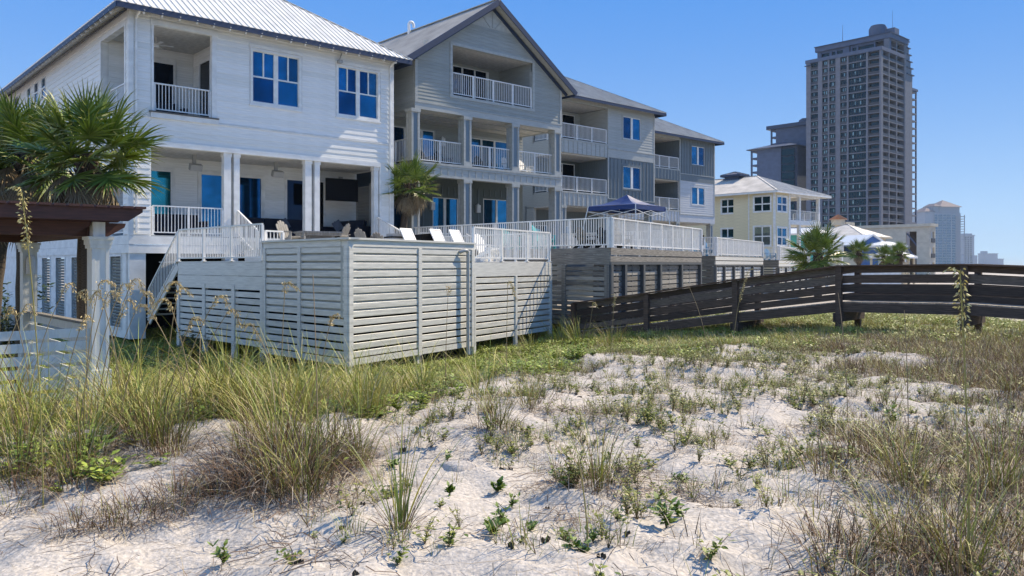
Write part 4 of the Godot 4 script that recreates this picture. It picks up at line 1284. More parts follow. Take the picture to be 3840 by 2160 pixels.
func furniture() -> void:
	var fy := 3.14
	adirondack("adirondack_chair", "weathered grey slatted chair left of the fire table on the pool deck", M.chair_grey, P(-7.5, 27.4, fy), 1.0, "grey slatted chairs round the fire table")
	adirondack("adirondack_chair", "weathered grey slatted chair facing left at right end of the fire table", M.chair_grey, P(-6.4, 29.8, fy), -1.9, "grey slatted chairs round the fire table")
	adirondack("adirondack_chair", "weathered grey slatted chair low behind the wall, right of the fire table", M.chair_grey, P(-5.10, 28.6, fy - 0.24), 2.6, "grey slatted chairs round the fire table")
	adirondack("adirondack_chair", "weathered grey slatted chair beside the porch steps, only its back top showing", M.chair_grey, P(-4.65, 28.9, fy - 0.36), 2.9, "grey slatted chairs round the fire table")
	adirondack("white_deck_chair", "white slatted chair behind the low railing on the pool deck", M.chair_white, P(-0.85, 27.6, 2.70), 0.9, "")
	lounger("white sling lounger nearest the fire table, backrest raised", P(-3.27, 29.0, fy - 0.30), 1.0)
	lounger("white sling lounger between the two others, backrest raised", P(-2.28, 29.7, fy - 0.30), 1.0)
	lounger("white sling lounger nearest the railing, backrest raised", P(-1.62, 30.3, fy - 0.30), 1.0)
	var ft := thing("fire_table", "low rectangular grey fire table with dark base on the pool deck", "table", P(-6.9, 29.0, fy), 0.55)
	var tt := MB.new()
	tt.cbox(Vector3(0, 0.60, 0), Vector3(1.5, 0.06, 0.95)); tt.cbox(Vector3(0, 0.53, 0), Vector3(1.4, 0.09, 0.85))
	obj("table_top", tt, M.chair_grey, ft)
	var tb := MB.new()
	tb.cbox(Vector3(0, 0.25, 0), Vector3(0.8, 0.5, 0.5))
	obj("base", tb, M.bronze, ft)
	var gr := thing("gas_grill", "dark covered grill between the first two loungers", "grill", P(-3.2, 30.2, fy - 0.24), 0.7)
	var g := MB.new()
	g.prism(PackedVector2Array([Vector2(-0.55, 0.35), Vector2(0.55, 0.35), Vector2(0.4, 0.7), Vector2(0.15, 0.86), Vector2(-0.35, 0.80)]), Transform3D(), -0.3, 0.3)
	obj("hood", g, M.black_plastic, gr)
	var gb := MB.new()
	gb.cbox(Vector3(0, 0.17, 0), Vector3(0.9, 0.34, 0.5))
	obj("cart", gb, M.black_plastic, gr)
	var kb := thing("kettle_cooker", "grey lidded cooker box left of the first lounger", "cooker", P(-4.25, 29.6, fy - 0.24), 0.7)
	var k1 := MB.new()
	k1.cbox(Vector3(0, 0.3, 0), Vector3(0.6, 0.6, 0.5)); k1.cbox(Vector3(0, 0.69, 0), Vector3(0.64, 0.05, 0.54))
	obj("body", k1, M.black_plastic, kb)
	var k2 := MB.new()
	k2.cbox(Vector3(0, 0.635, 0), Vector3(0.66, 0.05, 0.56)); k2.cbox(Vector3(0, 0.77, 0), Vector3(0.5, 0.1, 0.42))
	obj("lid", k2, M.pipe_grey, kb)
	# on the porch
	sofa("long navy sofa against the porch wall behind the fire table", UV(15.6, 32.0, 3.64), TURN, 2.9)
	sofa("navy sofa turned sideways under the television", UV(18.6, 31.6, 3.64), TURN - 1.2, 1.7)
	sofa("navy sofa behind the porch railing, left of the posts", UV(11.3, 31.8, 3.64), TURN, 1.9)
	pillow("pale patterned pillow on the long navy sofa", UV(15.9, 31.75, 4.1), TURN)
	pillow("pale patterned pillow on the sofa under the television", UV(18.2, 31.35, 4.1), TURN)
	var tv := thing("television", "large black flat television hung in the porch corner", "television", UV(18.3, 31.4, 5.86), TURN - 0.12)
	var s := MB.new()
	s.cbox(Vector3.ZERO, Vector3(1.5, 0.98, 0.06))
	obj("housing", s, M.black_plastic, tv)
	var sc := MB.new()
	sc.cbox(Vector3(0, 0.01, 0.033), Vector3(1.44, 0.9, 0.004))
	obj("screen", sc, M.dark_interior, tv)
	var ar := MB.new()
	ar.bar(Vector3(0, 0, -0.03), Vector3(0.6, 0.1, -1.3), 0.06, 0.06)
	obj("wall_arm", ar, M.black_plastic, tv)
	# balcony seats of the white house
	var pot := MB.new()
	pot.tube([Vector3(0, 0, 0), Vector3(0, 0.45, 0), Vector3(0, 0.6, 0)], [0.2, 0.26, 0.24], 12)
	tag(obj("side_drum", pot, M.chair_white, self, UV(10.2, 31.4, 8.03)), "white drum table behind the white house balcony railing", "side table")
	sofa("grey low sofa on the upper corner balcony", UV(11.0, 32.4, 8.03), TURN, 1.3)
	for q in [[24.6, 32.2, 10.58, "dark chair at the left of the gable balcony"], [25.4, 32.0, 10.58, "dark chair second on the gable balcony"]]:
		adirondack("balcony_chair", q[3], M.navy_cloth, UV(q[0], q[1], q[2]), TURN, "dark chairs on the gable balcony")
	for q in [[23.3, 32.2, "dark chair at the left of the main grey porch"], [24.4, 32.2, "dark chair beside the second porch column"], [27.0, 32.2, "dark chair in the middle of the main grey porch"]]:
		adirondack("porch_chair", q[2], M.navy_cloth, UV(q[0], q[1], 7.3), TURN, "dark chairs on the main grey porch")
	for q in [[28.4, 31.7, "white slatted chair left on the main grey porch"], [29.7, 31.9, "white slatted chair at the right end of the main grey porch"]]:
		adirondack("porch_chair", q[2], M.chair_white, UV(q[0], q[1], 7.3), TURN, "white chairs on the main grey porch")
	# deck two
	adirondack("teal_deck_chair", "teal slatted chair at the left of the tented deck", M.chair_teal, P(-0.1, 34.6, 3.2), 0.6, "teal chairs on the tented deck")
	adirondack("teal_deck_chair", "teal slatted chair behind the railing in front of the grey porch", M.chair_teal, P(1.15, 34.8, 3.2), 0.2, "teal chairs on the tented deck")
	adirondack("teal_deck_chair", "teal slatted chair nearest the railing corner of pool deck", M.chair_teal, P(1.25, 32.2, 3.2), 1.2, "teal chairs on the tented deck")
	for q in [[3.0, 33.2, "black mesh chair left of the tent leg"], [3.9, 33.4, "black mesh chair under the tent"], [4.3, 32.3, "black mesh chair at the railing corner post"]]:
		adirondack("black_deck_chair", q[2], M.black_plastic, P(q[0], q[1], 3.2), 0.5, "black chairs under the tent")
	for q in [[11.2, 48.8, "blue slatted chair at the left of the third deck", M.chair_blue], [11.9, 49.5, "blue slatted chair beside the third deck corner", M.chair_blue]]:
		adirondack("blue_deck_chair", q[2], q[3], P(q[0], q[1], 3.1), 0.4, "blue chairs on the third deck")
	for q in [[20.0, 66.5, "blue slatted chair at the left of the last deck", M.chair_blue], [21.0, 66.2, "large blue slatted chair at the last deck corner", M.chair_blue]]:
		adirondack("blue_deck_chair", q[2], q[3], P(q[0], q[1], 2.95), 0.4, "blue chairs on the last deck")
	var tw := thing("white_patio_chair", "white chair with a dark towel over it on the third deck", "chair", P(11.35, 48.2, 3.1), 0.4)
	var cb := MB.new()
	cb.cbox(Vector3(0, 0.42, 0), Vector3(0.5, 0.05, 0.5)); cb.cbox(Vector3(0, 0.75, -0.22), Vector3(0.5, 0.6, 0.04))
	for q in [[-0.22, -0.22], [0.22, -0.22], [-0.22, 0.22], [0.22, 0.22]]: cb.cbox(Vector3(q[0], 0.2, q[1]), Vector3(0.04, 0.4, 0.04))
	obj("frame", cb, M.chair_white, tw)
	var tc := MB.new()
	tc.cbox(Vector3(0, 0.95, -0.2), Vector3(0.3, 0.6, 0.1))
	obj("towel", tc, M.black_plastic, tw)

func tent() -> void:
	var C := P(5.09, 33.5, 3.2)
	var t := thing("canopy_tent", "royal blue pop-up canopy tent on the weathered deck", "canopy", C)
	var a := Vector3(0.66, 0, -0.75) * 2.4; var b := Vector3(-0.75, 0, -0.66) * 2.4
	var ct := (a + b) * 0.5
	var top := ct + Vector3(0, 2.42, 0)
	var cs := [Vector3.ZERO, a, a + b, b]
	var cl := MB.new(); var va := MB.new()
	for i in 4:
		var p: Vector3 = cs[i] + Vector3(0, 1.90, 0); var q: Vector3 = cs[(i + 1) % 4] + Vector3(0, 1.90, 0)
		# each roof face sags a little between hip and eave
		var n := 5
		for r in n:
			var f0 := float(r) / n; var f1 := float(r + 1) / n
			var s0 := -0.16 * sin(PI * f0); var s1 := -0.16 * sin(PI * f1)
			var p0 := p.lerp(top, f0) + Vector3(0, s0, 0) * 0.6; var q0 := q.lerp(top, f0) + Vector3(0, s0, 0) * 0.6
			var p1 := p.lerp(top, f1) + Vector3(0, s1, 0) * 0.6; var q1 := q.lerp(top, f1) + Vector3(0, s1, 0) * 0.6
			var m0 := (p0 + q0) / 2 + Vector3(0, s0 * 0.5, 0); var m1 := (p1 + q1) / 2 + Vector3(0, s1 * 0.5, 0)
			cl.quad(p0, m0, m1, p1); cl.quad(m0, q0, q1, m1)
		var mid := (p + q) / 2 + (p - q).cross(Vector3.UP).normalized() * 0.0 - Vector3(0, 0.03, 0)
		va.quad(p - Vector3(0, 0.2, 0), mid - Vector3(0, 0.17, 0), mid, p); va.quad(mid - Vector3(0, 0.17, 0), q - Vector3(0, 0.2, 0), q, mid)
	var cn := obj("canopy_top", cl, M.tent_blue, t)
	obj("valance", va, M.tent_blue, cn)
	for i in 4:
		var l := MB.new()
		var o: Vector3 = (cs[i] - ct).normalized()
		var foot: Vector3 = cs[i] + o * (0.45 if i != 0 else 0.1)
		l.bar(foot, cs[i] + Vector3(0, 1.9, 0), 0.035, 0.035)
		l.cbox(foot + Vector3(0, 0.01, 0), Vector3(0.12, 0.02, 0.12))
		obj("leg", l, M.white_metal, t)
		var x := MB.new()
		var p: Vector3 = cs[i] + Vector3(0, 1.82, 0); var q: Vector3 = cs[(i + 1) % 4] + Vector3(0, 1.82, 0)
		for k in 2:
			var p0 := p.lerp(q, 0.5 * k); var q0 := p.lerp(q, 0.5 * k + 0.5)
			x.bar(p0 - Vector3(0, 0.14, 0), q0 - Vector3(0, 0.36, 0), 0.016, 0.02)
			x.bar(p0 - Vector3(0, 0.36, 0), q0 - Vector3(0, 0.14, 0), 0.016, 0.02)
		obj("scissor_truss", x, M.white_metal, t)

# ------------------------------------------------------------------ boardwalk
func boardwalk() -> void:
	var near := [P(2.26, 29.8, 1.19), P(4.6, 27.76, 1.62), P(7.04, 25.6, 2.12), P(9.45, 23.5, 2.56), P(11.88, 21.36, 2.60), P(14.3, 19.2, 2.47), P(16.7, 17.1, 2.2)]
	var b := thing("boardwalk", "dark weathered wooden boardwalk ramp with four-board railings", "boardwalk", P(2.26, 29.8, 0))
	var o := -b.position
	var off := Vector3(1.06, 0, -1.2)
	var wd: Material = M.boardwalk_wood
	for i in near.size():
		for s in 2:
			var p: Vector3 = near[i] + o + off * s
			var g := ground(near[i].x + off.x * s, -near[i].z - off.z * s) - 0.3
			var m := MB.new()
			var dirn: Vector3 = (near[mini(i + 1, 6)] - near[maxi(i - 1, 0)])
			var bs := Basis(Vector3.UP, atan2(-dirn.z, dirn.x))
			m.box(Transform3D(bs, Vector3(p.x, 0, p.z)), Vector3(-0.085, g, -0.07), Vector3(0.085, p.y - 0.02, 0.07))
			obj("post", m, wd if i > 0 or s > 0 else M.boardwalk_cap, b)
		if i > 0:
			var m := MB.new()
			var p: Vector3 = near[i] + o
			for e in [-0.11, 0.11]:
				var ax: Vector3 = (near[mini(i + 1, 6)] - near[maxi(i - 1, 0)]).normalized()
				m.bar(p - Vector3(0, 1.48, 0) - off.normalized() * 0.12 + ax * e, p + off - Vector3(0, 1.48, 0) + off.normalized() * 0.2 + ax * e, 0.045, 0.26)
			obj("cross_beam", m, wd, b)
	for i in near.size() - 1:
		var p: Vector3 = near[i] + o; var q: Vector3 = near[i + 1] + o
		var inn := off.normalized() * 0.10
		for s in 2:
			var sh := off * s + (inn if s == 0 else -inn)
			for k in [[0.025, 0.205], [0.275, 0.49], [0.545, 0.765], [0.81, 0.985]]:
				var m := MB.new()
				var cy: float = -(k[0] + k[1]) / 2
				var j0 := rng.randf_range(-0.014, 0.014); var j1 := rng.randf_range(-0.014, 0.014)
				m.bar(p + sh + Vector3(0, cy + j0, 0), q + sh + Vector3(0, cy + j1, 0), 0.04, k[1] - k[0])
				obj("rail_board", m, [wd, wd, M.boardwalk_wood_dark, M.boardwalk_wood_grey][rng.randi() % 4], b)
			var c := MB.new()
			c.bar(p + off * s + Vector3(0, 0.0, 0), q + off * s + Vector3(0, 0.0, 0), 0.22, 0.04)
			obj("cap_board", c, M.boardwalk_cap, b)
			var st := MB.new()
			var so := off * s + (off.normalized() * (0.0 if s == 0 else 0.0))
			st.bar(p + so + inn * (0.5 if s == 0 else -0.5) - Vector3(0, 1.20, 0), q + so + inn * (0.5 if s == 0 else -0.5) - Vector3(0, 1.20, 0), 0.05, 0.26)
			obj("stringer", st, wd, b)
		var n := int((q - p).length() / 0.145)
		for k in n:
			var m := MB.new()
			var f := (k + 0.5) / n
			var cpos: Vector3 = p.lerp(q, f) - Vector3(0, 1.05 + rng.randf_range(0, 0.004), 0)
			var dirn := (q - p).normalized()
			var zz := off.normalized()
			var xx := (dirn - zz * dirn.dot(zz)).normalized()
			m.box(Transform3D(Basis(xx, zz.cross(xx), zz), cpos), Vector3(-0.068, -0.018, 0.12), Vector3(0.068, 0.018, off.length() - 0.12))
			obj("deck_board", m, M.boardwalk_deck, b)

# ------------------------------------------------------------------ pergola
func beam_tail(l: float, x1: float) -> PackedVector2Array:
	return PackedVector2Array([Vector2(l, 3.06), Vector2(x1 - 0.28, 3.06), Vector2(x1 - 0.02, 3.22), Vector2(x1, 3.285), Vector2(l, 3.285)])

func pergola() -> void:
	var h := thing("pergola", "dark brown slat-roofed pergola on white square columns with slatted fence", "pergola", UV(3.72, 14.17), TURN)
	var pw: Material = M.pergola_paint; var br: Material = M.pergola_wood
	for q in [[0.0, 0.0], [0.0, -4.95], [-4.2, 0.0], [-4.2, -4.95]]:
		var b := MB.new()
		var x: float = q[0]; var z: float = q[1]
		b.box(Transform3D(), Vector3(x, -0.4, z - 0.26), Vector3(x + 0.26, 2.98, z))
		b.box(Transform3D(), Vector3(x - 0.025, 2.86, z - 0.285), Vector3(x + 0.285, 2.92, z + 0.025))
		b.box(Transform3D(), Vector3(x - 0.04, 2.92, z - 0.30), Vector3(x + 0.30, 3.0, z + 0.04))
		b.box(Transform3D(), Vector3(x - 0.06, 3.0, z - 0.32), Vector3(x + 0.32, 3.05, z + 0.06))
		b.box(Transform3D(), Vector3(x - 0.03, -0.4, z - 0.29), Vector3(x + 0.29, 0.9, z + 0.03))
		b.box(Transform3D(), Vector3(x + 0.03, 3.05, z - 0.23), Vector3(x + 0.21, 3.285, z - 0.03))
		# raised edge strips leave a sunken panel on each face
		for e in [x, x + 0.21]: b.box(Transform3D(), Vector3(e, 0.9, z), Vector3(e + 0.05, 2.86, z + 0.012))
		obj("column", b, pw, h)
	for z in [-0.33, -5.28, 0.03, -4.92]:
		var b := MB.new()
		b.prism(beam_tail(-5.6, 0.60), Transform3D(Basis(), Vector3(0, 0, z)), 0.0, 0.05) if z < -0.1 else b.prism(beam_tail(-5.6, 0.02), Transform3D(Basis(), Vector3(0, 0, -0.13)), -0.04, 0.04)
		obj("main_beam", b, br, h)
	for x in [0.215, 0.0]:
		var b := MB.new()
		b.box(Transform3D(), Vector3(x - 0.02 + 0.02, 3.06, -6.0), Vector3(x + 0.05, 3.28, -0.24))
		obj("side_beam", b, br, h)
	var z := 0.42
	while z > -6.0:
		var b := MB.new()
		b.prism(PackedVector2Array([Vector2(-6.4, 3.29), Vector2(0.42, 3.29), Vector2(0.64, 3.44), Vector2(0.64, 3.49), Vector2(-6.4, 3.49)]), Transform3D(Basis(), Vector3(0, 0, z)), -0.025, 0.025)
		obj("rafter", b, br, h)
		z -= 0.55
	var x := -6.3
	while x < 0.60:
		var b := MB.new()
		b.box(Transform3D(), Vector3(x, 3.492, -6.1), Vector3(x + 0.155, 3.53, 0.50 + rng.randf_range(-0.01, 0.01)))
		obj("roof_slat", b, br, h)
		x += 0.195
	# fences: in front, and along the right-hand side
	for k in 7:
		var y := 1.46 - 0.2 * k
		var b := MB.new()
		b.box(Transform3D(), Vector3(-4.0, y - 0.02, -0.16), Vector3(-0.003, y + 0.12, -0.135))
		obj("fence_slat", b, pw, h)
		var c := MB.new()
		c.box(Transform3D(), Vector3(0.12, y - 0.02, -4.95), Vector3(0.145, y + 0.12, -0.29))
		obj("fence_slat", c, pw, h)
	var cp := MB.new()
	cp.box(Transform3D(), Vector3(0.06, 1.60, -4.95), Vector3(0.20, 1.64, -0.29))
	obj("fence_cap", cp, M.chair_grey, h)
	for xx in [-2.0]:
		var b := MB.new()
		b.box(Transform3D(), Vector3(xx, -0.3, -0.26), Vector3(xx + 0.09, 1.6, -0.165))
		obj("fence_post", b, pw, h)
	var lm := MB.new()
	lm.tube([Vector3(0.13, 2.40, -4.88), Vector3(0.13, 2.68, -4.88), Vector3(0.13, 2.76, -4.88), Vector3(0.13, 2.79, -4.88)], [0.085, 0.085, 0.06, 0.02], 12)
	obj("post_lamp", lm, M.white_metal, h)

# ------------------------------------------------------------------ palms
var frond_mesh := []
var dead_mesh := []
var boot_mesh: ArrayMesh

func make_frond(r: RandomNumberGenerator, dead: bool) -> ArrayMesh:
	# grows along +z from the origin; petiole then a folded fan of leaflets
	var b := MB.new()
	var g0 := Color(0.075, 0.125, 0.022); var g1 := Color(0.19, 0.25, 0.05); var tip := Color(0.34, 0.31, 0.14)
	if dead:
		g0 = Color(0.16, 0.115, 0.07); g1 = Color(0.27, 0.21, 0.13); tip = Color(0.33, 0.27, 0.18)
	var pet := []; var pw := []; var pc := []
	for i in 6:
		var f := i / 5.0
		pet.append(Vector3(0, -0.08 * f * f, 0.56 * f)); pw.append(lerpf(0.045, 0.022, f)); pc.append(g1.lerp(tip, 0.3))
	b.ribbon(pet, pw, Vector3.RIGHT, pc)
	var hub: Vector3 = pet[5]
	var nl := 34
	for i in nl:
		var f := (i + 0.5) / nl * 2.0 - 1.0
		var ang := f * 2.35
		var ln := (0.60 - 0.12 * absf(f) ** 1.5) * r.randf_range(0.9, 1.06)
		# the fan arches down its midrib and folds at the sides
		var base := hub + Vector3(0, -0.05 * (1 - absf(f)), 0.20 * (1 - absf(f)))
		var dirn := Vector3(sin(ang), 0.10 - 0.25 * absf(f) + r.randf_range(-0.07, 0.07), cos(ang)).normalized()
		if dead: dirn = (dirn + Vector3(0, -0.7, 0)).normalized()
		var pts := []; var ws := []; var cs := []
		var p := base; var v := dirn
		var droop := r.randf_range(0.10, 0.30) * (2.2 if dead else 1.0)
		var cc := g0.lerp(g1, r.randf())
		for k in 6:
			var s := k / 5.0
			pts.append(p)
			ws.append([0.030, 0.040, 0.036, 0.027, 0.014, 0.0005][k] * (0.8 if dead else 1.0))
			cs.append(cc if k < 4 else cc.lerp(tip, 0.5 if k == 4 else 0.9))
			p += v * ln / 5.0
			v = (v + Vector3(0, -droop * s * 1.9, 0)).normalized()
		var side := dirn.cross(Vector3.UP).normalized()
		side = side.rotated(dirn, 0.55 if i % 2 else -0.55)
		b.ribbon(pts, ws, side, cs)
	return b.mesh(M.palm_leaf if not dead else M.dry)

func palm_stock() -> void:
	var r := RandomNumberGenerator.new()
	r.seed = 77
	for i in 5: frond_mesh.append(make_frond(r, false))
	for i in 3: dead_mesh.append(make_frond(r, true))
	var b := MB.new()
	b.prism(PackedVector2Array([Vector2(-0.06, 0), Vector2(0.06, 0), Vector2(0.035, 0.26), Vector2(0.02, 0.30), Vector2(-0.02, 0.30), Vector2(-0.035, 0.26)]), Transform3D(), -0.018, 0.018)
	boot_mesh = b.mesh(M.palm_boot)

func palm(called: String, label: String, base: Vector3, top: Vector3, size: float, greens: int, deads: int, sd: int, tr := 0.16) -> void:
	var r := RandomNumberGenerator.new()
	r.seed = sd
	var t := thing(called, label, "palm", base, 0.0, "fan palms among the houses")
	var rel := top - base
	var b := MB.new()
	var pts := []; var rad := []
	for i in 13:
		var f := i / 12.0
		pts.append(Vector3(rel.x * f * f, rel.y * f, rel.z * f * f) - Vector3(0, 0.3 if i == 0 else 0.0, 0))
		rad.append(tr * (1.12 - 0.12 * f) * (1.0 + (0.06 if i % 2 else -0.03)))
	b.tube(pts, rad, 12)
	obj("trunk", b, M.palm_trunk, t)
	# criss-cross stubs of old leaf bases
	var nb := int(minf(rel.y, 1.3) * 40)
	for i in nb:
		var f := i / float(nb)
		var y := rel.y - 0.05 - f * minf(rel.y * 0.8, 1.15)
		var a := i * 2.4
		var ff := y / rel.y
		var c := Vector3(rel.x * ff * ff, y, rel.z * ff * ff)
		var o := Vector3(cos(a), 0, sin(a))
		var basis := Basis(o.cross(Vector3.UP) * -1.0, Vector3.UP, o) * Basis(Vector3(1, 0, 0), r.randf_range(0.35, 0.65)) * Basis(Vector3(0, 0, 1), r.randf_range(-0.4, 0.4))
		put("leaf_base", boot_mesh, t, Transform3D(basis.scaled(Vector3.ONE * r.randf_range(0.8, 1.15)), c + o * tr * 0.95 - Vector3(0, 0.1, 0)))
	var n := greens + deads
	for i in n:
		var dead := i >= greens
		var f := float(i) / greens if not dead else float(i - greens) / maxf(deads, 1)
		var az := i * 2.39996 + r.randf_range(-0.25, 0.25)
		var el := lerpf(1.45, -0.60, pow(f, 0.9)) if not dead else r.randf_range(-1.25, -0.45)
		el += r.randf_range(-0.14, 0.14)
		var dirn := Vector3(cos(az) * cos(el), sin(el), sin(az) * cos(el))
		var side := Vector3(-sin(az), 0, cos(az))
		var upv := dirn.cross(side).normalized()
		if upv.y < 0: upv = -upv
		var xx := upv.cross(dirn).normalized()
		var bs := Basis(xx, upv, dirn) * Basis(Vector3(0, 0, 1), r.randf_range(-0.5, 0.5))
		var sc := size * r.randf_range(0.85, 1.12) * (0.8 if dead else 1.0)
		put("dead_frond" if dead else "frond", (dead_mesh if dead else frond_mesh)[r.randi() % (3 if dead else 5)], t, Transform3D(bs.scaled(Vector3.ONE * sc), rel - Vector3(0, 0.1 + (0.25 * r.randf() if dead else 0.0), 0)))

func palms() -> void:
	palm_stock()
	palm("fan_palm", "full green fan palm rising behind the pergola, right of its pair", P(-8.95, 17.0, -0.2), P(-8.85, 16.9, 4.92), 1.22, 34, 36, 5, 0.135)
	palm("fan_palm", "fan palm behind the pergola's left end, taller and further back", P(-11.2, 18.6, -0.2), P(-11.1, 18.6, 5.2), 1.32, 30, 34, 9, 0.14)
	palm("fan_palm", "dark fan palm cut by the left edge of the photo", P(-12.6, 19.6, -0.2), P(-12.1, 19.6, 4.5), 1.3, 26, 18, 12, 0.17)
	palm("fan_palm", "fan palm squeezed between the white house and the grey gabled house", P(-5.2, 36.55, 0.2), P(-4.45, 36.0, 6.2), 1.22, 26, 26, 15, 0.15)
	palm("fan_palm", "squat shaggy fan palm beyond the last deck and below the tower", P(20.7, 55.0, 0.3), P(20.7, 55.0, 3.35), 1.75, 34, 40, 21, 0.22)
	palm("fan_palm", "far fan palm beside the raised white lookout", P(32.0, 75.0, 0.3), P(32.0, 75.0, 3.9), 1.1, 26, 16, 23)
	palm("fan_palm", "far fan palm in front of the blue gabled house", P(33.0, 72.0, 0.3), P(33.0, 72.0, 3.4), 1.0, 26, 14, 25)
	palm("fan_palm", "far slim fan palm in front of the beige pavilion", P(33.35, 70.0, 0.3), P(33.35, 70.0, 3.7), 0.9, 24, 8, 27)
	palm("fan_palm", "small low fan palm between two far palms", P(32.55, 70.0, 0.3), P(32.55, 70.0, 2.7), 0.7, 22, 4, 29)

# ------------------------------------------------------------------ far buildings
func tower() -> void:
	var t := thing("high_rise_tower", "tall tan condominium tower with glass bays and stacked open balconies", "tower", UV(302.14, 131.5), TURN)
	var F := plane(Vector3.ZERO, Vector3.RIGHT)
	var L := plane(Vector3.ZERO, Vector3(0, 0, 1))      # a = -depth
	var st: Material = M.tower_stone
	var fh := 2.87; var top := 82.0; var nf := 28
	var core := MB.new()
	core.box(Transform3D(), Vector3(1.6, 0, -29.5), Vector3(27.5, top, -1.9))
	obj("core", core, M.tower_recess, t)
	# the stone piers, left face
	for q in [[-0.75, 0.0, 0.0], [-5.7, -5.0, 0.0], [-13.1, -12.45, 0.0], [-17.5, -15.65, 0.12], [-20.65, -20.05, 0.0], [-24.6, -22.85, 0.12], [-29.5, -27.6, 0.1]]:
		trim(t, "pier", L, q[0], q[1], 0, top, -1.5, q[2], st)
	for q in [[6.4, 7.1], [13.1, 13.8], [20.0, 20.6]]:
		trim(t, "pier", F, q[0], q[1], 0, top + (5.4 if q[0] < 14 else 5.4), -1.9, 0.0, st)
	trim(t, "end_wall", F, 20.6, 27.3, 0, 74.0, -24.0, 0.15, M.tower_stone)
	for k in 6:
		trim(t, "stepped_wall", F, 20.6, 23.2 + (5 - k) * 0.85, 74.0 + k * 2.5, 74.0 + (k + 1) * 2.5, -20.0, 0.15, M.tower_stone)
		trim(t, "stepped_roof", F, 22.0, 24.4 + (5 - k) * 0.85, 73.9 + (k + 1) * 2.5, 74.25 + (k + 1) * 2.5, -20.0, 0.5, M.fascia_blue)
	# glass and balconies, storey by storey
	var lb := [[-12.45, -5.7, 0.25, 2.45], [-15.65, -13.1, 0.25, 2.5], [-20.05, -17.5, 0.25, 2.5], [-22.85, -20.65, 0.25, 2.5], [-27.6, -24.6, 0.25, 2.5]]
	var wm := []
	for q in lb:
		var b := MB.new()
		b.box(L, Vector3(q[0], 0.0, -0.75), Vector3(q[1], 2.55, -0.55))
		wm.append(b.mesh(M.glass_green))
	var mull := MB.new()
	for q in lb:
		var n := maxi(2, int((q[1] - q[0]) / 0.85))
		for i in n + 1:
			var x := lerpf(q[0], q[1], float(i) / n)
			mull.box(L, Vector3(x - 0.05, 0, -0.55), Vector3(x + 0.05, 2.55, -0.45))
		mull.box(L, Vector3(q[0], 1.0, -0.55), Vector3(q[1], 1.06, -0.46))
	var mull_mesh := mull.mesh(M.balcony_dark)
	var rail := MB.new()
	var rail_mesh := []
	for q in lb:
		rail = MB.new()
		rail.box(L, Vector3(q[0] + 0.02, 0.0, -0.12), Vector3(q[1] - 0.02, 0.3 if q[0] == -12.45 else 0.85, -0.06))
		rail_mesh.append(rail.mesh(M.balcony_dark))
	var blind := MB.new()
	var rr := RandomNumberGenerator.new(); rr.seed = 4
	var slab_m := MB.new()
	slab_m.box(Transform3D(), Vector3(0.03, -0.27, -29.4), Vector3(27.2, 0.0, -0.03))
	var slab_mesh := slab_m.mesh(st)
	var door := MB.new()
	door.box(L, Vector3(-4.6, 0.0, -1.6), Vector3(-1.6, 2.3, -1.45))
	for q in [[7.3, 10.4], [1.2, 4.4], [15.0, 18.5]]: door.box(F, Vector3(q[0], 0, -1.85), Vector3(q[1], 2.3, -1.7))
	var door_mesh := door.mesh(M.glass_green)
	var br_mesh := []
	for q in [[-4.98, -0.78], [0.05, 6.38], [7.12, 13.08], [13.82, 19.98]]:
		var br := MB.new()
		br.box(L if q[0] < 0 else F, Vector3(q[0], 0.0, -0.15), Vector3(q[1], 0.95, -0.10))
		br_mesh.append(br.mesh(M.balcony_dark))
	for k in nf:
		var y := top - fh * (k + 1) + 0.1
		var at := Transform3D(Basis(), Vector3(0, y, 0))
		put("floor_slab", slab_mesh, t, at)
		for i in lb.size():
			var w := put("window", wm[i], t, at)
			for j in 2:
				if rr.randf() < 0.75:
					var b := MB.new()
					var q: Array = lb[i]
					var c: float = lerpf(q[0], q[1], (0.3 if j == 0 else 0.62) + rr.randf_range(-0.08, 0.08))
					b.box(L, Vector3(c - 0.22, 0.9, -0.549), Vector3(c + 0.22, 2.3, -0.53))
					obj("blind", b, M.glass_pale, w)
		put("mullions", mull_mesh, t, at).set_meta("kind", "stuff")
		for bm in rail_mesh: put("juliet_rail", bm, t, at)
		for bm in br_mesh: put("balcony_rail", bm, t, at)
		put("balcony_doors", door_mesh, t, at)
	# crown: cornice, set back penthouse floors, roof plant
	trim(t, "cornice", F, -0.3, 20.6, top - 0.05, top + 1.3, -29.8, 0.3, M.tower_grey)
	trim(t, "cornice", F, -0.9, -0.3, top - 1.2, top - 0.9, -29.8, -27.0, M.fascia_blue)
	var P7 := plane(Vector3(7, 0, 0), Vector3(7, 0, 1))
	var ph := MB.new()
	ph.box(Transform3D(), Vector3(8.5, top, -28.5), Vector3(22, top + 5.6, -1.9))
	obj("penthouse_core", ph, M.tower_recess, t)
	for q in [[-0.7, 0.0], [-5.9, -5.3], [-12.6, -11.9], [-14.9, -14.3], [-18.0, -15.4], [-21.0, -20.4], [-23.5, -22.5], [-28.5, -26.8]]:
		trim(t, "penthouse_pier", P7, q[0], q[1], top, top + 5.6, -1.5, 0, M.tower_grey)
	for q in [[-11.9, -5.9], [-14.3, -12.6], [-20.4, -18.0], [-22.5, -21.0], [-26.8, -23.5]]:
		trim(t, "penthouse_window", P7, q[0], q[1], top + 1.4, top + 4.6, -0.8, -0.6, M.glass_green)
		trim(t, "penthouse_wall", P7, q[0], q[1], top + 4.6, top + 5.6, -1.0, -0.2, M.tower_grey)
		trim(t, "penthouse_wall", P7, q[0], q[1], top, top + 1.4, -1.0, -0.2, M.tower_grey)
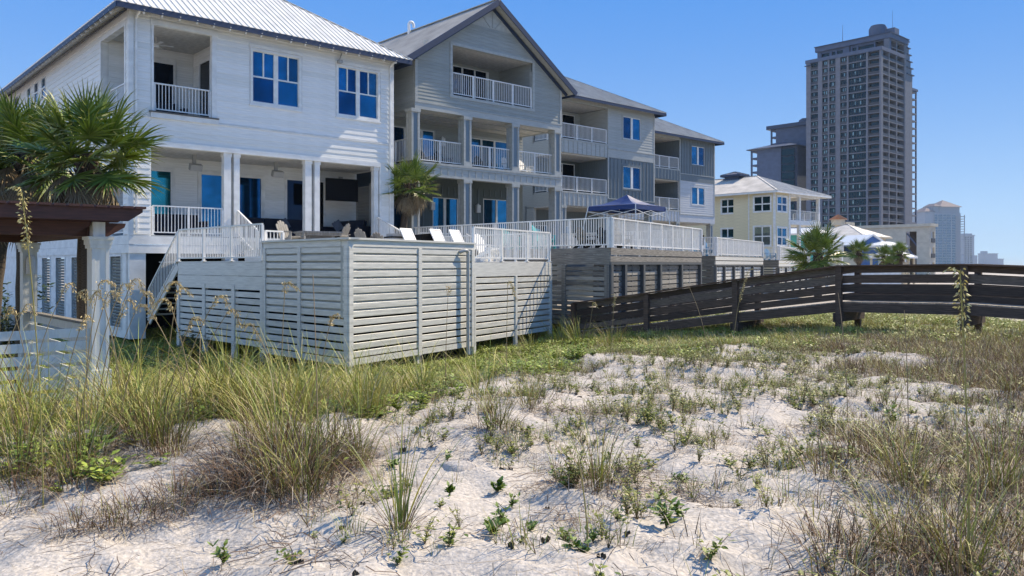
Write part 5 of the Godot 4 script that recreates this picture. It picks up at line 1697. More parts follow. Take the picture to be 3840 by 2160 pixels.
	for y in [top + 2.7, top + 5.4]:
		trim(t, "floor_slab", F, 7.0, 20.6, y - 0.25, y, -5.3, 0.0, st)
	trim(t, "roof_edge", F, 6.4, 22.8, top + 5.6, top + 7.4, -29.2, 0.6, M.tower_grey)
	trim(t, "roof_edge", F, 6.1, 23.1, top + 7.4, top + 7.7, -29.5, 0.9, M.fascia_blue)
	hip_roof(t, 8.0, 18.0, -15.0, -27.0, top + 7.7, 0.3, M.fascia_blue, M.fascia_blue, 3.0, 2)
	var tank := MB.new()
	tank.tube([Vector3(12, top + 7.7, -6.5), Vector3(12, top + 11.2, -6.5), Vector3(12, top + 12.4, -6.5), Vector3(12, top + 12.8, -6.5)], [3.3, 3.3, 2.6, 1.0], 18)
	tank.cbox(Vector3(13, top + 9.0, -1.6), Vector3(4, 2.6, 3.6))
	obj("roof_tank", tank, M.tower_grey, t)
	var an := MB.new()
	an.tube([Vector3(11, top + 7.5, -20), Vector3(11, top + 15.5, -20)], [0.12, 0.05], 6)
	an.tube([Vector3(12, top + 7.5, -1), Vector3(12, top + 17.0, -1)], [0.08, 0.04], 6)
	obj("antenna", an, M.tower_grey, t)
	# the slimmer balcony stack at the seaward end
	for k in 24:
		var y := 71.0 - fh * k
		trim(t, "stack_slab", F, 27.3, 33.0, y - 0.55, y - 0.1, -6.0, -0.4, st)
	trim(t, "stack_roof", F, 27.3, 33.3, 71.0, 71.9, -6.2, 0.0, M.tower_grey)
	for q in [[32.5, 33.0]]:
		trim(t, "stack_column", F, q[0], q[1], 0, 71, -0.9, -0.4, M.tower_grey)
		trim(t, "stack_column", F, q[0], q[1], 0, 71, -6.0, -5.4, M.tower_grey)

func mid_tower() -> void:
	var o := P(104.0, 338.0)
	var t := thing("blank_walled_block", "stepped mid rise block with blank pale walls and open corner galleries", "building", o, TURN)
	# here x runs along the houses and -z inland: the blank wall is the left face
	var gm: Material = M.tower_grey
	var L := plane(Vector3.ZERO, Vector3(0, 0, 1))
	# low wing in front
	var F := plane(Vector3.ZERO, Vector3.RIGHT)
	var W1 := MB.new()
	W1.box(Transform3D(), Vector3(1.0, 0, -3.0), Vector3(30.0, 50.6, 8.0)); W1.box(Transform3D(), Vector3(2, 0, 8), Vector3(30, 50.6, 14.5))
	obj("wall", W1, gm, t)
	var W2 := MB.new()
	W2.box(Transform3D(), Vector3(16.0, 50.6, -3.0), Vector3(40.0, 61.0, 16.0))
	obj("upper_wall", W2, gm, t)
	for q in [[1.0, -6.0, 0.0, 50.6, 3], [16.0, -5.5, 50.6, 61.0, 3]]:
		var k := 0
		var y: float = q[3]
		while y > q[2] and k < 12:
			trim(t, "gallery_slab", F, q[0], q[0] + 5.0, y - 0.8, y - 0.2, q[1], -3.0, gm)
			y -= 2.9; k += 1
		trim(t, "gallery_column", F, q[0], q[0] + 0.6, q[2], q[3], q[1], q[1] + 0.6, gm)
	hip_roof(t, -0.8, 32.0, 16.0, -7.0, 50.8, 0.28, M.fascia_blue, M.fascia_blue, 4.0, 1)
	trim(t, "upper_roof", F, 15.0, 41.0, 61.0, 62.6, -7.0, 17.0, M.fascia_blue)
	var dm := MB.new()
	dm.tube([Vector3(24, 62.6, 6.0), Vector3(24, 64.6, 6.0), Vector3(24, 65.4, 6.0)], [2.6, 2.4, 1.2], 14)
	obj("roof_tank", dm, gm, t)
	for k in 15:
		var g := MB.new()
		g.box(L, Vector3(9.0, 2.0 + k * 3.2, 0), Vector3(14.6, 4.7 + k * 3.2, 0.3))
		obj("window", g, M.glass_green, t)

func far_towers() -> void:
	var o := P(914.0, 1800.0)
	var t := thing("red_roofed_tower", "far hazy tower with dark red hip roofs and blue glass strips", "tower", o, 0.15)
	t.scale = Vector3.ONE * 2.0
	var b := MB.new()
	b.box(Transform3D(), Vector3(0.5, 0, -30), Vector3(12, 60, 0))
	b.box(Transform3D(), Vector3(11, 0, -30), Vector3(43, 58.5, 1.0))
	b.box(Transform3D(), Vector3(11.5, 58, -20), Vector3(18.5, 66, -2)); b.box(Transform3D(), Vector3(19, 58, -24), Vector3(44, 65.5, -2))
	obj("wall", b, M.far_wall, t)
	for q in [[-0.8, 12.5, 60.0, 0.7], [10.6, 19.4, 66.0, 0.75], [17.5, 45.0, 65.5, 0.6]]:
		hip_roof(t, q[0], q[1], 1.0, -14.0 - (q[1] - q[0]) * 0.5, q[2], q[3], M.far_red_roof, M.far_red_roof, 6.0, 1)
	for q in [[11.2, 14.5], [15.6, 20.5], [21.5, 25.0], [25.8, 31.0], [32.5, 36.5]]:
		for k in 20:
			var g := MB.new()
			g.box(Transform3D(), Vector3(q[0], 1.0 + k * 2.82, 1.0), Vector3(q[1], 3.2 + k * 2.82, 1.25))
			obj("window", g, M.far_glass, t)
	for k in 20:
		trim(t, "balcony_slab", plane(Vector3.ZERO, Vector3.RIGHT), 36.8, 47.5, 0.9 + k * 2.82, 1.5 + k * 2.82, -8.0, 2.2, M.far_wall)
	trim(t, "corner_column", plane(Vector3.ZERO, Vector3.RIGHT), 46.8, 47.5, 0, 56.5, 1.4, 2.1, M.far_wall)
	var t2 := thing("second_far_tower", "hazier stepped tower right of the red roofed tower", "tower", P(1452.0, 2600.0), 0.1)
	t2.scale = Vector3.ONE * 2.0
	var c := MB.new()
	c.box(Transform3D(), Vector3(-4, 0, -20), Vector3(14, 48, 0)); c.box(Transform3D(), Vector3(-3, 48, -18), Vector3(12, 51, -2)); c.box(Transform3D(), Vector3(10, 0, -20), Vector3(18, 16, 2))
	obj("wall", c, M.far_wall, t2)
	for k in 13:
		for x in [-2.0, 2.5, 7.0]:
			var g := MB.new()
			g.box(Transform3D(), Vector3(x, 4.0 + k * 3.3, 0), Vector3(x + 2.6, 6.2 + k * 3.3, 0.3))
			obj("window", g, M.glass_dark, t2)
	trim(t2, "roof_edge", plane(Vector3.ZERO, Vector3.RIGHT), -5, 15, 47.0, 48.6, -20, 0.8, M.far_wall)
	for q in [[900.0, 1550.0, 26.0, 22.0, "faint far block with a small roof tower beyond the second tower"], [1010.0, 1720.0, 30.0, 13.0, "lowest faint far block at the end of the skyline"]]:
		var o3 := thing("far_block", q[4], "building", P(q[0] * 2.0, q[1] * 2.0))
		o3.scale = Vector3.ONE * 2.0
		var e := MB.new()
		e.box(Transform3D(), Vector3(0, 0, -20), Vector3(q[2], q[3], 0)); e.box(Transform3D(), Vector3(2, q[3], -16), Vector3(9, q[3] + 5, -4))
		obj("wall", e, M.far_wall, o3)
		trim(o3, "roof_edge", plane(Vector3.ZERO, Vector3.RIGHT), -1, q[2] + 1, q[3] - 0.5, q[3] + 0.6, -21, 1, M.far_wall)

func low_buildings() -> void:
	# the long low block: its wide blank side faces us
	var t := thing("low_rise_block", "long flat-roofed greenish beige low rise with open stair and end balconies", "building", P(87.3, 170.0), TURN)
	var L := plane(Vector3.ZERO, Vector3(0, 0, 1))
	var F := plane(Vector3.ZERO, Vector3.RIGHT)
	wall(t, L, -28, 0, 0, 10.6, 0.4, [[-4.8, -2.6, 0.5, 9.6], [-25.6, -24.7, 7.0, 8.4], [-23.6, -22.6, 7.0, 8.4]], M.beige_wall)
	wall(t, F, 0.4, 3.2, 0, 10.6, 0.4, [[1.0, 2.6, 1.0, 3.0], [1.0, 2.6, 4.0, 6.2], [1.0, 2.6, 7.2, 9.5]], M.beige_wall)
	trim(t, "roof_edge", L, -28.4, 0.4, 10.6, 11.2, -3.6, 0.4, M.beige_wall)
	for y in [1.0, 4.0, 7.2]: trim(t, "balcony_rail", F, 0.9, 2.7, y, y + 0.9, -0.1, 0.15, M.balcony_dark)
	for k in 3:
		var b := MB.new()
		b.bar(Vector3(0.5, 0.6 + 3.0 * k, -2.7), Vector3(0.5, 3.2 + 3.0 * k, -4.7), 0.6, 0.2)
		obj("stair_flight", b, M.tower_grey, t)
	for q in [[-25.6, -24.7], [-23.6, -22.6]]: trim(t, "window", L, q[0], q[1], 7.0, 8.4, -0.2, -0.1, M.glass_dark)
	trim(t, "stair_wall", L, -5.0, -2.4, 0, 10, -2.6, -2.5, M.tower_recess)
	var c := thing("copper_cupola", "small cream rooftop turret with shining copper roof", "cupola", P(69.0, 172.0, 10.9), TURN)
	var cb := MB.new()
	cb.tube([Vector3(0, 0, 0), Vector3(0, 1.2, 0)], [1.45, 1.45], 8)
	cb.cbox(Vector3(3.0, 0.2, 0), Vector3(4.0, 1.0, 2.5))
	obj("wall", cb, M.cream_wall, c)
	var cr := MB.new()
	cr.tube([Vector3(0, 1.2, 0), Vector3(0, 1.3, 0), Vector3(0, 2.3, 0)], [1.9, 1.9, 0.1], 8)
	obj("roof", cr, M.copper, c)
	# pavilion with the big pale roof
	var p := thing("beige_pavilion", "cream house with wide pale hip roof in front of the low rise", "house", P(48.2, 112.0), TURN)
	var F0 := plane(Vector3.ZERO, Vector3.RIGHT)
	wall(p, F0, 0, 7.5, 0, 6.4, 0.3, [[2.2, 3.6, 3.4, 5.6], [4.6, 5.6, 3.4, 6.0], [6.2, 7.1, 3.4, 5.8]], M.cream_wall)
	wall(p, plane(Vector3.ZERO, Vector3(0, 0, 1)), -8, -0.3, 0, 6.4, 0.3, [[-5.0, -3.4, 3.6, 5.9], [-2.6, -1.0, 3.6, 5.9]], M.cream_wall, "side_wall")
	for q in [[2.2, 3.6, 5.6], [4.6, 5.6, 6.0], [6.2, 7.1, 5.8]]: trim(p, "window", F0, q[0], q[1], 3.4, q[2], -0.25, -0.15, M.glass_dark)
	for q in [[-5.0, -3.4], [-2.6, -1.0]]: trim(p, "window", plane(Vector3.ZERO, Vector3(0, 0, 1)), q[0], q[1], 3.6, 5.9, -0.25, -0.15, M.glass_dark)
	hip_roof(p, -0.7, 8.2, 0.7, -8.6, 6.5, 0.42, M.roof_pale, M.cream_wall, 2.2, 1)
	# blue gabled house, its roof ridge along the front with a porch roof before it
	var bl := thing("blue_gabled_house", "blue cottage with white gable roofs between the far palms", "house", P(43.0, 101.0), 0.25)
	wall(bl, F0, 0.2, 3.9, 0, 5.2, 0.3, [], M.blue_wall)
	var gt := MB.new()
	gt.prism(PackedVector2Array([Vector2(0.0, 5.2), Vector2(2.0, 6.3), Vector2(4.0, 5.2)]), Transform3D(), -0.3, 0.0)
	obj("gable", gt, M.blue_wall, bl)
	for s in [[-0.35, 5.05, 2.0, 6.38], [4.35, 5.05, 2.0, 6.38]]:
		var b := MB.new()
		for e in [[0.3, -6.0]]:
			b.quad(Vector3(s[0], s[1], e[0]), Vector3(s[2], s[3], e[0]), Vector3(s[2], s[3], e[1]), Vector3(s[0], s[1], e[1]))
			b.quad(Vector3(s[0], s[1] - 0.15, e[1]), Vector3(s[2], s[3] - 0.15, e[1]), Vector3(s[2], s[3] - 0.15, e[0]), Vector3(s[0], s[1] - 0.15, e[0]))
			b.bar(Vector3(s[0], s[1] - 0.07, e[0]), Vector3(s[2], s[3] - 0.07, e[0]), 0.06, 0.18)
		obj("roof_slope", b, M.white_metal, bl)
	hip_roof(bl, 0.6, 4.6, 3.2, 0.1, 4.9, 0.35, M.white_metal, M.white_metal, 2.0, 1)
	for x in [0.8, 2.6, 4.4]: trim(bl, "porch_post", F0, x - 0.1, x + 0.1, 0, 4.9, 2.8, 3.0, M.white_paint)
	# small white roofed shelter
	var sh := thing("white_roofed_shelter", "low open shelter with white roof at the end of the row", "shelter", P(43.9, 92.0), TURN)
	hip_roof(sh, -0.2, 3.4, 0.6, -3.6, 3.5, 0.45, M.white_metal, M.white_metal, 2.0, 1)
	for q in [[0.1, 0.3], [1.6, 0.3], [3.1, 0.3], [0.1, -3.3], [3.1, -3.3]]: trim(sh, "post", F0, q[0] - 0.1, q[0] + 0.1, 0, 3.5, q[1] - 0.1, q[1] + 0.1, M.cream_wall)
	for x in [0.3, 1.2, 2.1]: trim(sh, "panel", F0, x, x + 0.75, 0.3, 2.9, -0.4, -0.3, M.cream_wall)
	# teal house behind the yellow one
	var te := thing("teal_house", "turquoise house with white hip roof peeping past the yellow house", "house", P(36.4, 97.0), TURN)
	wall(te, F0, 0, 2.6, 0, 6.3, 0.3, [[1.0, 1.8, 4.2, 5.6]], M.teal_wall)
	trim(te, "window", F0, 1.0, 1.8, 4.2, 5.6, -0.2, -0.1, M.glass_blue)
	wall(te, plane(Vector3.ZERO, Vector3(0, 0, 1)), -6, -0.3, 0, 6.3, 0.3, [], M.teal_wall, "side_wall")
	hip_roof(te, -0.6, 3.2, 0.6, -6.6, 6.35, 0.4, M.white_metal, M.white_metal, 2.0, 1)
	# raised white lookout
	var lo := thing("raised_lookout", "white railed lookout platform on square posts beside the shaggy palm", "platform", P(31.9, 80.0), TURN)
	trim(lo, "floor", F0, -1.6, 1.6, 3.6, 3.85, -2.4, 0.0, M.chair_grey)
	for q in [[-1.4, -0.2], [1.4, -0.2], [-1.4, -2.2], [1.4, -2.2]]: trim(lo, "post", F0, q[0] - 0.15, q[0] + 0.15, 0, 3.6, q[1] - 0.15, q[1] + 0.15, M.white_paint)
	railing(lo, Vector3(-1.55, 3.85, -0.05), Vector3(1.55, 3.85, -0.05), 1.0, M.white_paint, 1.0, 0.14)
	railing(lo, Vector3(-1.55, 3.85, -2.3), Vector3(-1.55, 3.85, -0.1), 1.0, M.white_paint, 1.0, 0.14)
	railing(lo, Vector3(1.55, 3.85, -2.3), Vector3(1.55, 3.85, -0.1), 1.0, M.white_paint, 1.0, 0.14)
	# a white picket fence beyond the boardwalk
	var wf := thing("white_picket_fence", "low white fence seen between the boardwalk rails", "fence", P(23.5, 58.0), 0.2)
	for k in 3: trim(wf, "panel", F0, k * 1.6, k * 1.6 + 1.5, 0.6, 2.3, -0.05, 0.0, M.white_paint)
	for k in 4: trim(wf, "post", F0, k * 1.6 - 0.1, k * 1.6, 0, 2.4, -0.1, 0.05, M.white_paint)

# ------------------------------------------------------------------ plants
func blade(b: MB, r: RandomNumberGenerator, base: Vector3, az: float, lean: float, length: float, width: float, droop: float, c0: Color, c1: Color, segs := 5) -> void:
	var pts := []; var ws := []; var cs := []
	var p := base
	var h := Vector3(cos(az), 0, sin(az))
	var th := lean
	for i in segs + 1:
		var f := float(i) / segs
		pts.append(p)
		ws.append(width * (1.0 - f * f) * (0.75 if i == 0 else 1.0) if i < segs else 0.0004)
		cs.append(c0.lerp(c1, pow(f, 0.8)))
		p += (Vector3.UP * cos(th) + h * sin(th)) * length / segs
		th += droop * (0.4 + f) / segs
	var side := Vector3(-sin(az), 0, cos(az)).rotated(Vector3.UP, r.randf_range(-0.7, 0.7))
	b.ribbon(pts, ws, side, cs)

func grass_mesh(sd: int, n: int, radius: float, l0: float, l1: float, width: float, lean: float, droop: float, pal: Array, m: Material, segs := 5) -> ArrayMesh:
	var r := RandomNumberGenerator.new()
	r.seed = sd
	var b := MB.new()
	for i in n:
		var a := r.randf() * TAU
		var rr := radius * sqrt(r.randf())
		var c: Array = pal[r.randi() % pal.size()]
		var az := a + r.randf_range(-0.9, 0.9)
		var tint := r.randf_range(0.75, 1.25)
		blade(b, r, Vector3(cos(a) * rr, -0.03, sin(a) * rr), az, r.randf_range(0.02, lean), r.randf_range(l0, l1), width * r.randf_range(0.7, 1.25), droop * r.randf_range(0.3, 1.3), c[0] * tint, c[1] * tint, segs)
	return b.mesh(m)

func leafy_mesh(sd: int, stems: int, leaves: int, height: float, spread: float, leaf: float, c0: Color, c1: Color, upright := 0.5) -> ArrayMesh:
	var r := RandomNumberGenerator.new()
	r.seed = sd
	var b := MB.new()
	for s in stems:
		var az := r.randf() * TAU
		var top := Vector3(cos(az) * spread * r.randf_range(0.2, 1.0), height * r.randf_range(0.5, 1.0), sin(az) * spread * r.randf_range(0.2, 1.0))
		var pts := []; var ws := []; var cs := []
		for i in 4:
			var f := i / 3.0
			pts.append(Vector3(top.x * f * f, top.y * f - 0.02, top.z * f * f)); ws.append(0.006 - 0.003 * f); cs.append(Color(0.13, 0.10, 0.05))
		b.ribbon(pts, ws, Vector3(-sin(az), 0, cos(az)), cs)
		for k in leaves:
			var f := r.randf_range(0.25, 1.0)
			var o := Vector3(top.x * f * f, top.y * f - 0.02, top.z * f * f)
			var la := r.randf() * TAU
			var el := r.randf_range(-0.1, 1.1) * upright + 0.15
			var dirn := Vector3(cos(la) * cos(el), sin(el), sin(la) * cos(el))
			var sz := leaf * r.randf_range(0.6, 1.2)
			var cc := c0.lerp(c1, r.randf())
			var side := dirn.cross(Vector3.UP).normalized().rotated(dirn, r.randf_range(-0.5, 0.5))
			b.ribbon([o, o + dirn * sz * 0.4, o + dirn * sz * 0.75 - Vector3(0, sz * 0.04, 0), o + dirn * sz - Vector3(0, sz * 0.12, 0)], [sz * 0.10, sz * 0.46, sz * 0.26, 0.0004], side, [cc, cc, cc, cc * 1.1])
	return b.mesh(M.blades)

func scatter(called: String, mesh: Mesh, places: Array, m_label: String, cat: String) -> void:
	if places.is_empty(): return
	var mm := MultiMesh.new()
	mm.transform_format = MultiMesh.TRANSFORM_3D
	mm.mesh = mesh
	mm.instance_count = places.size()
	for i in places.size(): mm.set_instance_transform(i, places[i])
	var o := MultiMeshInstance3D.new()
	o.name = numbered(called)
	o.multimesh = mm
	add_child(o)
	tag(o, m_label, cat, "", "stuff")

func spot(r: RandomNumberGenerator, x: float, d: float, s: float, sink := 0.0) -> Transform3D:
	var b := Basis(Vector3.UP, r.randf() * TAU) * Basis(Vector3(1, 0, 0), r.randf_range(-0.15, 0.15))
	return Transform3D(b.scaled(Vector3(s, s * r.randf_range(0.8, 1.2), s)), Vector3(x, ground(x, d) - sink, -d))

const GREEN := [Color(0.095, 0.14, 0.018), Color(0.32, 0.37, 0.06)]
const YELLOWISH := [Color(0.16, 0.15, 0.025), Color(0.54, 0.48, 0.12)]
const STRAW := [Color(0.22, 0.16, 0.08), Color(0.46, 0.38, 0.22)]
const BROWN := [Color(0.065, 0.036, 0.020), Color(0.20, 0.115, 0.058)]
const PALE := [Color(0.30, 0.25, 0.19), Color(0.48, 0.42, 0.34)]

func ground_plants() -> void:
	var r := RandomNumberGenerator.new()
	r.seed = 31
	var mats := [
		grass_mesh(101, 26, 0.13, 0.10, 0.24, 0.008, 1.0, 1.3, [GREEN, GREEN, YELLOWISH], M.blades, 3),
		leafy_mesh(102, 10, 7, 0.16, 0.17, 0.055, Color(0.11, 0.17, 0.018), Color(0.33, 0.40, 0.05)),
		grass_mesh(103, 24, 0.15, 0.15, 0.36, 0.007, 0.8, 1.6, [GREEN, YELLOWISH, STRAW], M.blades, 4),
		leafy_mesh(104, 9, 7, 0.12, 0.2, 0.07, Color(0.10, 0.16, 0.02), Color(0.28, 0.36, 0.045), 0.3),
	]
	var g := [[], [], [], []]
	for i in 52000:
		var x := r.randf_range(-17.0, 17.0)
		var d := r.randf_range(6.0, 34.0)
		if absf(x) > d * 0.85 + 1.0: continue
		var c := cover(x, d)
		var thin := clampf(22.0 / d, 0.5, 1.4)
		if r.randf() < c.x * thin * 0.8 * (1.0 - c.y * 0.7):
			var k: int = [0, 1, 1, 3, 3, 2][r.randi() % 6]
			if x > 2.5 and k != 2 and r.randf() < 0.5: k = 2 if r.randf() < 0.6 else 0
			g[k].append(spot(r, x, d, r.randf_range(0.7, 1.5)))
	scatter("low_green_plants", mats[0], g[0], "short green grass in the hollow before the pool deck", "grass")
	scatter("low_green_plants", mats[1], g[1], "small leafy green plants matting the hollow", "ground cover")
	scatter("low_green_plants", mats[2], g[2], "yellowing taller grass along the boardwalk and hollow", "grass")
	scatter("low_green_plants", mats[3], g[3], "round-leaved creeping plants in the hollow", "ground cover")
	var tall := grass_mesh(105, 34, 0.12, 0.35, 0.95, 0.007, 0.5, 1.9, [GREEN, GREEN, YELLOWISH, YELLOWISH, STRAW], M.blades, 6)
	var tg0 := []
	for i in 3300:
		var x := r.randf_range(-10.0, 1.0)
		var d := r.randf_range(8.0, 18.5)
		if r.randf() < cover(x, d).x * smoothstep(1.5, -3.5, x + 0.1 * (d - 9.0)): tg0.append(spot(r, x, d, r.randf_range(0.6, 1.3) * lerpf(1.15, 0.8, smoothstep(9.0, 16.0, d))))
	scatter("tall_dune_grass", tall, tg0, "taller arching grass behind the left dune ridge", "grass")
	# brown dry grass
	var bm := [
		grass_mesh(111, 40, 0.18, 0.16, 0.40, 0.006, 1.2, 2.2, [BROWN, BROWN, STRAW, BROWN, BROWN], M.dry, 5),
		grass_mesh(112, 42, 0.20, 0.12, 0.36, 0.006, 1.3, 2.6, [BROWN, STRAW, PALE, BROWN], M.dry, 4),
		grass_mesh(113, 22, 0.14, 0.16, 0.42, 0.006, 0.8, 1.6, [YELLOWISH, GREEN, STRAW, BROWN], M.blades, 4),
	]
	var bg := [[], [], []]
	for i in 26000:
		var x := r.randf_range(0.2, 17.0)
		var d := r.randf_range(3.6, 24.0)
		if x > d * 0.9 + 1.0: continue
		var c := cover(x, d)
		if r.randf() < c.y * clampf(9.0 / d, 0.45, 1.0):
			bg[r.randi() % 3].append(spot(r, x, d, r.randf_range(0.6, 1.25)))
	scatter("dry_dune_grass", bm[0], bg[0], "reddish brown dry grass on the right-hand slope", "grass")
	scatter("dry_dune_grass", bm[1], bg[1], "matted straw and brown grass on the slope", "grass")
	scatter("dry_dune_grass", bm[2], bg[2], "mixed green and straw tufts on the slope", "grass")
	# sparse life on the bare sand
	var sm := [
		leafy_mesh(121, 7, 9, 0.16, 0.13, 0.040, Color(0.09, 0.135, 0.02), Color(0.26, 0.29, 0.045)),
		grass_mesh(122, 18, 0.07, 0.10, 0.32, 0.0050, 0.8, 1.5, [GREEN, YELLOWISH, STRAW, BROWN], M.blades, 4),
		leafy_mesh(123, 8, 10, 0.24, 0.18, 0.034, Color(0.10, 0.13, 0.02), Color(0.27, 0.27, 0.06)),
		grass_mesh(124, 22, 0.16, 0.10, 0.32, 0.005, 1.35, 1.1, [BROWN, PALE, STRAW, BROWN], M.dry, 5),
	]
	var sg := [[], [], [], []]
	for i in 19000:
		var x := r.randf_range(-5.5, 13.0)
		var d := r.randf_range(3.4, 19.0)
		if absf(x) > d * 0.7: continue
		var c := cover(x, d)
		var clump := smoothstep(0.02, 0.42, clump_noise.get_noise_2d(x, d) + 0.10 * smoothstep(0.5, 3.5, x))
		var p := (0.06 + 0.85 * clump + 0.15 * smoothstep(-0.8, 2.5, x)) * (1.0 - maxf(c.x, c.y)) * smoothstep(-2.4, 0.3, x + 0.12 * (d - 4.0)) * clampf(0.35 + (d - 3.4) / 5.0, 0.3, 1.0)
		if r.randf() < p: sg[r.randi() % 4].append(spot(r, x, d, r.randf_range(0.5, 1.25)))
	scatter("sparse_beach_plants", sm[0], sg[0], "small scattered leafy beach seedlings on the white sand", "beach plants")
	scatter("sparse_beach_plants", sm[1], sg[1], "thin scattered grass shoots on the white sand", "beach plants")
	scatter("sparse_beach_plants", sm[2], sg[2], "twiggy small-leaved plants on the white sand", "beach plants")
	scatter("sparse_beach_plants", sm[3], sg[3], "flat brown withered tufts on the white sand", "beach plants")
	# litter: stems and roots lying on the sand
	var tw := []
	for k in 4:
		var b := MB.new()
		var q := RandomNumberGenerator.new(); q.seed = 140 + k
		for s in 7:
			var o := Vector3(q.randf_range(-0.25, 0.25), 0.008, q.randf_range(-0.25, 0.25))
			var az := q.randf() * TAU
			var pts := []; var ws := []; var cs := []
			var cc: Color = [Color(0.07, 0.05, 0.04), Color(0.13, 0.09, 0.06), Color(0.32, 0.27, 0.21)][q.randi() % 3]
			for i in 6:
				pts.append(o); ws.append(0.006 if i < 5 else 0.001); cs.append(cc)
				az += q.randf_range(-0.5, 0.5)
				o += Vector3(cos(az), 0, sin(az)) * q.randf_range(0.03, 0.10)
				o.y = 0.006 + 0.02 * absf(sin(i * 1.3 + s))
			b.ribbon(pts, ws, Vector3(0, 0.35, 1).normalized(), cs)
		tw.append(b.mesh(M.dry))
	var tg := [[], [], [], []]
	for i in 7000:
		var x := r.randf_range(-4.5, 10.0)
		var d := r.randf_range(3.3, 15.0)
		if absf(x) > d * 0.7: continue
		var c := cover(x, d)
		if r.randf() < (0.06 + 0.8 * smoothstep(-0.05, 0.4, clump_noise.get_noise_2d(x + 0.4, d))) * (1.0 - c.x): tg[r.randi() % 4].append(spot(r, x, d, r.randf_range(0.5, 1.3)))
	for k in 4: scatter("beach_litter", tw[k], tg[k], "dead stems and rootlets lying on the sand", "litter")
	# dark seed pods and leaf scraps
	var pod := MB.new(); pod.colored = true
	pod.col = Color(0.035, 0.028, 0.022)
	for q in [[0.0, 0.0], [0.03, 0.02], [-0.03, 0.03]]:
		pod.tube([Vector3(q[0], -0.005, q[1]), Vector3(q[0], 0.018, q[1]), Vector3(q[0] + 0.01, 0.038, q[1])], [0.014, 0.02, 0.004], 6)
	var pg := []
	for i in 650:
		var x := r.randf_range(-3.0, 10.0); var d := r.randf_range(3.4, 14.0)
		if absf(x) < d * 0.7 and r.randf() < (0.12 + 0.7 * smoothstep(0.1, 0.4, clump_noise.get_noise_2d(x, d + 0.3))) * (1.0 - cover(x, d).x): pg.append(spot(r, x, d, r.randf_range(0.25, 0.75)))
	scatter("dark_scraps", pod.mesh(M.dry), pg, "dark seed pods and scraps dotted over the sand", "litter")
	# pale shells and flowers in the hollow
	var fl := MB.new(); fl.colored = true; fl.col = Color(0.8, 0.8, 0.78)
	for k in 5:
		var a := TAU * k / 5
		fl.tri(Vector3(0, 0.16, 0), Vector3(cos(a), 0, sin(a)) * 0.035 + Vector3(0, 0.17, 0), Vector3(cos(a + 1.0), 0, sin(a + 1.0)) * 0.035 + Vector3(0, 0.17, 0))
	var fg := []
	for i in 70:
		var x := r.randf_range(-5.0, -0.3); var d := r.randf_range(11.0, 18.0)
		if cover(x, d).x > 0.6: fg.append(spot(r, x, d, r.randf_range(0.7, 1.3)))
	scatter("white_flowers", fl.mesh(M.blades), fg, "tiny white flowers dotted through the green hollow", "flowers")

const ORDER := ["first", "second", "third", "fourth", "fifth", "sixth", "seventh", "eighth", "ninth", "tenth", "eleventh", "twelfth", "thirteenth", "fourteenth", "fifteenth", "sixteenth", "seventeenth", "eighteenth", "nineteenth", "twentieth", "twenty-first", "twenty-second"]

func from_left(places: Array) -> Array:      # places are [x, d, ...]
	var out := places.duplicate()
	out.sort_custom(func(a, b): return a[0] / a[1] < b[0] / b[1])
	return out

func oat_clump(tall: Array, skirts: Array, r: RandomNumberGenerator, label: String, x: float, d: float, s: float, skirt_s: float, group: String) -> void:
	var t := thing("sea_oats_clump", label, "grass clump", Vector3(x, ground(x, d), -d), r.randf() * TAU, group)
	var k := r.randi()
	put("green_blades", tall[k % 4], t, Transform3D(Basis.from_scale(Vector3.ONE * s), Vector3.ZERO))
	if skirt_s > 0: put("dead_skirt", skirts[k % 3], t, Transform3D(Basis.from_scale(Vector3.ONE * skirt_s), Vector3.ZERO))

